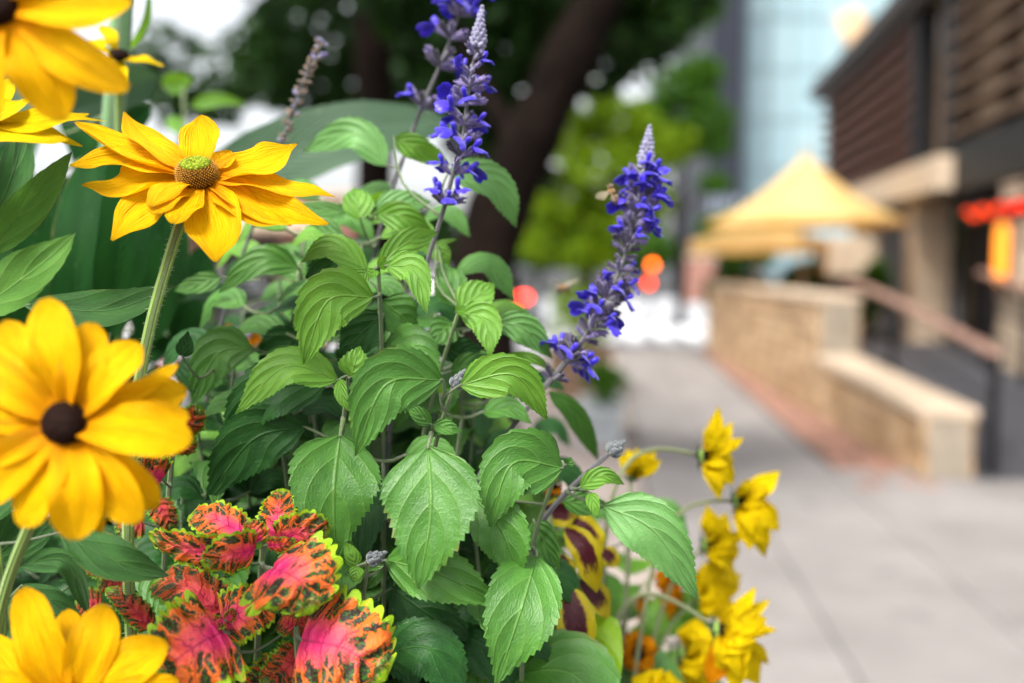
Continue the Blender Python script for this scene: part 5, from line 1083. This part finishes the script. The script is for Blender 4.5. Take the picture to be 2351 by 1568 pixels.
# 11: small bud near the coleus
T, cG = leafy('salvia_plant', 'low salvia shoot with a closed bud beside the coleus', [(846, 1290, .492), (826, 1298, .494), (822, 1330, .50), (830, 1420, .52)], .0010, .002, 'stem', [
  (((884, 1286, .500), (1150, 1390, .492), 122), dict(mid=(1010, 1318, .484), mat='leaf_mid', roll=8, anchor=(826, 1300, .496))),
  (((820, 1298, .492), (792, 1244, .49), 40), dict(kind='small', mat='leaf_light')), (((822, 1299, .49), (810, 1338, .487), 36), dict(kind='small', mat='leaf_light')),
  (((880, 1300, .505), (800, 1352, .51), 60), dict(mat='leaf_mid', roll=10)),
  (((880, 1500, .505), (1078, 1600, .50), 130), dict(mid=(985, 1490, .495), mat='leaf_dark', roll=-10)),
  (((900, 1350, .53), (1080, 1470, .53), 130), dict(mat='leaf_dark', roll=10)),
  (((870, 1420, .54), (960, 1580, .53), 130), dict(mat='leaf_dark', roll=-20))], defaults=SD)
bud_tip(T, 855, 1284, .492, (.75, -.4), .0050, 7)
# 12: left middle leaves
T, cH = leafy('salvia_plant', 'salvia shoot with smooth leaves between the hairy stem and the twig', [(690, 600, .60), (680, 680, .60), (670, 760, .60), (650, 860, .61)], .0012, .0022, 'stem', [
  (((687, 616, .585), (500, 674, .58), 66), dict(mid=(598, 598, .575), mat='leaf_mid', roll=15)), (((508, 636, .60), (398, 668, .60), 46), dict(mat='leaf_mid', roll=0, anchor=(600, 640, .6))),
  (((582, 800, .56), (440, 928, .56), 100), dict(mid=(500, 812, .555), mat='leaf_mid', roll=10)), (((690, 760, .58), (600, 860, .58), 120), dict(mat='leaf_dark', roll=-10)),
  (((700, 640, .61), (620, 560, .63), 60), dict(mat='leaf_mid', roll=0)), (((420, 820, .52), (432, 760, .52), 40), dict(kind='small', mat='leaf_dark', anchor=(500, 840, .56))),
  (((690, 700, .60), (740, 640, .61), 70), dict(mat='leaf_mid', roll=-20)), (((670, 770, .6), (560, 720, .62), 70), dict(mat='leaf_dark', roll=10)), (((460, 900, .56), (420, 820, .57), 70), dict(mat='leaf_dark', roll=10))], defaults=SD)

# leafy salvia shoots filling the planter behind the front ones
def filler_shoot(px, top_py, d, seed, mat=('leaf_dark', 'leaf_dark', 'leaf_mid'), size=1.0, pairs=7, label=None):
    q = random.Random(seed); top = P(px, top_py, d); R_ = root_of(top, q.uniform(-.03, .03), q.uniform(0, .06)); T = thing('salvia_plant', R_, label or 'leafy salvia shoot without flowers in the shaded middle of the planter', 'plant', 'leafy salvia shoots filling the planter')
    c = resample(spline([top, (top * .6 + R_ * .4) + np.array([q.uniform(-.02, .02), 0, 0]), R_], 60), 50); m = MB(); tube(m, c, np.linspace(.001, .0026, 50), 8); m.build('stem', MAT['stem'], T)
    for i in range(pairs):
        f = .02 + .62 * i / pairs; p = c[int(f * 49)]; a0 = i * 1.57 + q.uniform(-.4, .4); L = (.030 + .045 * min(1, f * 3)) * q.uniform(.85, 1.2) * size
        for s in (0, math.pi):
            a = a0 + s; rad = np.array([math.cos(a), math.sin(a), 0]); b_ = p + rad * .012 + np.array([0, 0, .004]); mid = b_ + rad * L * .5 + np.array([0, 0, L * q.uniform(.05, .2)]); e_ = b_ + rad * L * .92 - np.array([0, 0, L * q.uniform(.05, .45)])
            m = MB(); wm = L * q.uniform(.54, .68); blade(m, [b_, mid, e_], wm, (0, -.55, .85), style='ovate', nu=34, nv=8, fold=.2, teeth=13, tamp=.04, quilt=.02 * wm, qn=4, seed=seed * 31 + i)
            tube(m, [p, (p + b_) / 2 + np.array([0, 0, -.001]), b_, b_ + (mid - b_) * .1], [.0011, .001, .0009, .0007], 6, 1)
            m.build('leaf', [MAT[q.choice(mat)], MAT['stem']], T)
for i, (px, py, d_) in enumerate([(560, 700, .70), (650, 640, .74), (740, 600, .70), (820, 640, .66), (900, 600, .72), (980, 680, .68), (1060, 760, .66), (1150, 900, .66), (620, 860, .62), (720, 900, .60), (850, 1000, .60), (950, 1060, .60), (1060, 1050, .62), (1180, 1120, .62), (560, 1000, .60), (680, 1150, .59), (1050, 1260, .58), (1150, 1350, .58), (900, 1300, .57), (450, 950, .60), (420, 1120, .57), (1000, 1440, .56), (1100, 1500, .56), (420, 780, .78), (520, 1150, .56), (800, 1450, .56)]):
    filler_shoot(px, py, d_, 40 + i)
for i, (px, py, d_) in enumerate([(1390, 1260, .72), (1440, 1200, .78), (1500, 1420, .80), (1540, 1480, .84)]):
    filler_shoot(px, py, d_, 90 + i, ('leaf_mid', 'leaf_mid', 'bright'), pairs=6, label='low green shoot among the nodding yellow coneflower stems')

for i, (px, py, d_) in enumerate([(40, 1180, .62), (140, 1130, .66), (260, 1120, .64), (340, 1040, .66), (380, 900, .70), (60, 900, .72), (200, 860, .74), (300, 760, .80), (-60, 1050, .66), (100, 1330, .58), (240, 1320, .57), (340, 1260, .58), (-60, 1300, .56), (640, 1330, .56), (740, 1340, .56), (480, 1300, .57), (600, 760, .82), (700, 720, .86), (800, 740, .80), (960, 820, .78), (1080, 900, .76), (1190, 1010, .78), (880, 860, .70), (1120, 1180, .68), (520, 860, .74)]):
    filler_shoot(px, py, d_, 140 + i, ('leaf_dark',), pairs=8, label='leafy salvia shoot without flowers in the shaded middle of the planter')  # dark-leaved shoots added to blacken the gaps low in the planting
for i, (px, py, d_) in enumerate([(770, 470, .66), (700, 540, .64), (640, 610, .66), (830, 560, .60), (930, 520, .64), (1000, 640, .60), (1060, 760, .62), (780, 690, .58), (900, 740, .575), (700, 780, .575), (1000, 850, .575), (1090, 930, .60), (600, 720, .60), (540, 820, .58), (860, 900, .56), (1060, 960, .56), (640, 960, .55), (880, 1060, .54), (1080, 1120, .55), (920, 1200, .53)]):
    filler_shoot(px, py, d_, 200 + i, ('leaf_mid', 'leaf_mid', 'leaf_light') if i < 8 else ('leaf_mid', 'leaf_mid', 'leaf_dark'), size=1.05, pairs=6, label='leafy green salvia shoot filling in between the flowering salvia stems')
# ---------------------------------------------------------------- coleus
CD = dict(kind='coleus', mat='coleus')
leafy('coleus_plant', 'upper pink and orange coleus with scalloped lime edges', [(604, 1246, .486), (604, 1275, .488), (600, 1340, .495), (590, 1440, .51)], .0016, .0026, 'stem', [
  (((634, 1236, .488), (648, 1118, .500), 92), dict(roll=-15)), (((566, 1232, .488), (428, 1182, .500), 92), dict(mid=(492, 1192, .49), roll=20)),
  (((545, 1280, .484), (334, 1232, .486), 100), dict(mid=(446, 1262, .478), roll=-38)), (((584, 1262, .480), (462, 1302, .466), 104), dict(mid=(525, 1272, .466), roll=-25)),
  (((640, 1240, .482), (762, 1222, .486), 104), dict(mid=(700, 1220, .478), roll=25)), (((594, 1244, .478), (572, 1192, .480), 58), dict(roll=20)), (((614, 1250, .474), (680, 1240, .472), 44), dict(roll=35)),
  (((626, 1306, .472), (716, 1412, .452), 232), dict(mid=(690, 1340, .452), roll=-14)), (((604, 1248, .480), (612, 1220, .482), 20), dict(kind='small', mat='bright')), (((598, 1247, .478), (590, 1262, .474), 16), dict(kind='small', mat='bright'))], defaults=CD)
leafy('coleus_plant', 'lower pink and orange coleus with large heart shaped leaves', [(520, 1410, .478), (530, 1450, .482), (560, 1520, .49), (580, 1620, .50)], .0016, .0026, 'stem', [
  (((512, 1452, .466), (352, 1560, .450), 238), dict(mid=(440, 1490, .448), roll=8)), (((512, 1430, .474), (636, 1388, .486), 128), dict(mid=(570, 1400, .474), roll=-10)),
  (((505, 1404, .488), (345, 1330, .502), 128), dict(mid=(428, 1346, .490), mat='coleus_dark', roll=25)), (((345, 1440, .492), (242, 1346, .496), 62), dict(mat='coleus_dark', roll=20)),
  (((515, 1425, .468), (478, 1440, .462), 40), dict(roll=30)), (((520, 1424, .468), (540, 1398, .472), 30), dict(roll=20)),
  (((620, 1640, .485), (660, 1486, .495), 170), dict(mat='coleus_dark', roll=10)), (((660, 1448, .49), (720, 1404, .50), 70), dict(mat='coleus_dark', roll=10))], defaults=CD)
leafy('coleus_plant', 'coleus with one broad pink fan shaped leaf edged in dark blotches', [(680, 1440, .482), (684, 1480, .482), (690, 1560, .49), (690, 1640, .50)], .0016, .0026, 'stem', [
  (((694, 1470, .472), (890, 1562, .462), 262), dict(mid=(800, 1494, .458), roll=-6)), (((676, 1440, .48), (640, 1420, .49), 60), dict(mat='coleus_dark')), (((690, 1500, .49), (600, 1580, .48), 110), dict(mat='coleus_dark', roll=-20)),
  (((690, 1470, .488), (720, 1520, .48), 40), dict(mat='coleus_dark', roll=30))], defaults=CD)
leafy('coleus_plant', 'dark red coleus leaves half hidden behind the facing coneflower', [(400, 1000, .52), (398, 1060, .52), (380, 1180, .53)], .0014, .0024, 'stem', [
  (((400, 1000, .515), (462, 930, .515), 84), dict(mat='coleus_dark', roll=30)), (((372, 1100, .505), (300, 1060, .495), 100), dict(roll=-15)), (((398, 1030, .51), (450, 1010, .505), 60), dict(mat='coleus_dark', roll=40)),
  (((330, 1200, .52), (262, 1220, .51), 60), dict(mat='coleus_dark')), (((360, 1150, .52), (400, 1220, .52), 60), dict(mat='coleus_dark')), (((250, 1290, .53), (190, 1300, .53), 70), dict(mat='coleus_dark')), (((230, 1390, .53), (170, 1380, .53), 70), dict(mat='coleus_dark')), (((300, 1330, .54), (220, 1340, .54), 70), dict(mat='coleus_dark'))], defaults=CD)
YD = dict(kind='yellow', mat='coleus_yellow')
leafy('coleus_plant', 'yellow edged maroon coleus hanging over the planter side', [(1262, 1180, .60), (1270, 1240, .60), (1280, 1340, .60), (1270, 1460, .61)], .0014, .0024, 'stem', [
  (((1296, 1212, .592), (1370, 1362, .585), 74), dict(mid=(1345, 1262, .582), roll=15)), (((1290, 1272, .59), (1300, 1378, .585), 60), dict(roll=-20)), (((1300, 1335, .585), (1338, 1558, .575), 92), dict(mid=(1322, 1440, .572), roll=-10)),
  (((1246, 1166, .60), (1340, 1172, .61), 74), dict(roll=20)), (((1306, 1190, .61), (1384, 1270, .61), 80), dict(roll=-15)), (((1215, 1210, .60), (1236, 1300, .60), 60), dict(roll=10)), (((1330, 1330, .60), (1400, 1420, .60), 70), dict(roll=-20)),
  (((1380, 1260, .64), (1420, 1300, .64), 50), dict(roll=0)), (((1180, 1440, .58), (1130, 1560, .57), 70), dict(roll=10)), (((1260, 1420, .6), (1250, 1500, .6), 60), dict(roll=10))], defaults=YD)
leafy('sweet_potato_vine', 'smooth bright lime vine leaf under the yellow edged coleus', [(1330, 1390, .615), (1310, 1440, .62), (1290, 1560, .63)], .0014, .0024, 'stem', [
  (((1352, 1418, .605), (1330, 1640, .59), 152), dict(mid=(1362, 1530, .59), roll=12)), (((1290, 1440, .61), (1270, 1600, .61), 110), dict(roll=-20))], defaults=dict(kind='lime', mat='lime'))

# ---------------------------------------------------------------- honeybees
b = NB('bee_fur'); tc, u, v = b.uv(); st = b.M('SINE', b.M('MULTIPLY', v, 46.0)); ab = b.step(v, .50, .56)
c = b.mix(b.M('MULTIPLY', b.step(st, -.1, .3), ab), (.22, .11, .025), (.02, .010, .005)); c = b.mix(b.M('SUBTRACT', 1.0, b.step(v, .10, .16)), c, (.05, .03, .015))
c = b.mix(b.M('MULTIPLY', b.step(b.noise(1200, 2, b.pos()), .5, .6), .5), c, (.28, .16, .045))
MAT['bee'] = b.done(b.bsdf(c, .7, .3, 0, b.bump(b.noise(2500, 2, b.pos()), .0006), Sheen_Weight=.4))
b = NB('bee_wing'); t_ = b.N('ShaderNodeBsdfTransparent'); g = b.bsdf((.5, .42, .3), .3, .5); mx = b.N('ShaderNodeMixShader'); mx.inputs[0].default_value = .6; b.L(t_.outputs[0], mx.inputs[1]); b.L(g, mx.inputs[2]); MAT['wing'] = b.done(mx.outputs[0])
MAT['bee_dark'] = plain('bee_leg', (.03, .018, .01), .5)
def bee(label, c, axis, back, L, wing_out):
    c = np.asarray(c); a = unit(axis); bk = unit(np.asarray(back) - a * np.dot(back, a)); s = np.cross(a, bk); T = thing('honeybee', c, label, 'bee')
    prof = [(.0, .03), (.04, .12), (.10, .15), (.15, .115), (.18, .07), (.22, .14), (.32, .185), (.42, .165), (.48, .08), (.53, .14), (.63, .19), (.75, .18), (.88, .12), (.96, .055), (1.0, .01)]
    m = MB(); tube(m, [c + a * L * (.5 - f) + bk * L * (.03 if .2 < f < .45 else -.03 * max(0, f - .5)) for f, r in prof], [r * L * .95 for f, r in prof], 14); body = m.build('body', MAT['bee'], T)
    for sg in (-1, 1):
        r0 = c + a * L * .18 + bk * L * .14 + s * sg * L * .08
        for k, (ln, ang) in enumerate(((.82, .25), (.58, .65))):
            e_ = r0 + (s * sg * math.cos(ang * wing_out) - a * math.sin(ang * wing_out)) * L * ln + bk * L * (.28 - .1 * k); m = MB(); blade(m, [r0, (r0 + e_) / 2 + bk * L * .03, e_], L * (.3 if k == 0 else .22), bk, style='petal', nu=12, nv=6, fold=0, seed=k); m.build('wing', MAT['wing'], T)
        for k, f in enumerate((.12, -.0, -.1)):
            p0 = c + a * L * (.2 - k * .08) - bk * L * .12 + s * sg * L * .08; p1 = p0 + s * sg * L * .16 - bk * L * .10 + a * L * f; p2 = p1 + s * sg * L * .03 - bk * L * .22 + a * L * f; m = MB(); tube(m, [p0, p1, p2], [.018 * L, .016 * L, .009 * L], 6); m.build('leg', MAT['bee_dark'], T)
        p0 = c + a * L * .47 + bk * L * .06 + s * sg * L * .04; m = MB(); tube(m, [p0, p0 + a * L * .08 + bk * L * .06 + s * sg * L * .05, p0 + a * L * .16 + bk * L * .0 + s * sg * L * .08], .008 * L, 5); m.build('antenna', MAT['bee_dark'], T)
        m = MB(); q = c + a * L * .40 + s * sg * L * .095 + bk * L * .0; lathe(m, [(.002 * L, -.03 * L), (.045 * L, -.012 * L), (.05 * L, .01 * L), (.03 * L, .035 * L), (.002 * L, .045 * L)], q, s * sg, 10); m.build('eye', MAT['bee_dark'], T)
pb = P(1408, 447, .580); bee('honeybee clinging to the florets of the leaning blue spike', pb, P(1400, 424, .578) - P(1416, 470, .582), (-1, -.45, .1), .0135, .8)
bee('honeybee hovering in the air beside the leaning blue spike', P(1291, 662, .70), (.55, -.83, .05), (0, .05, 1), .0155, .35)
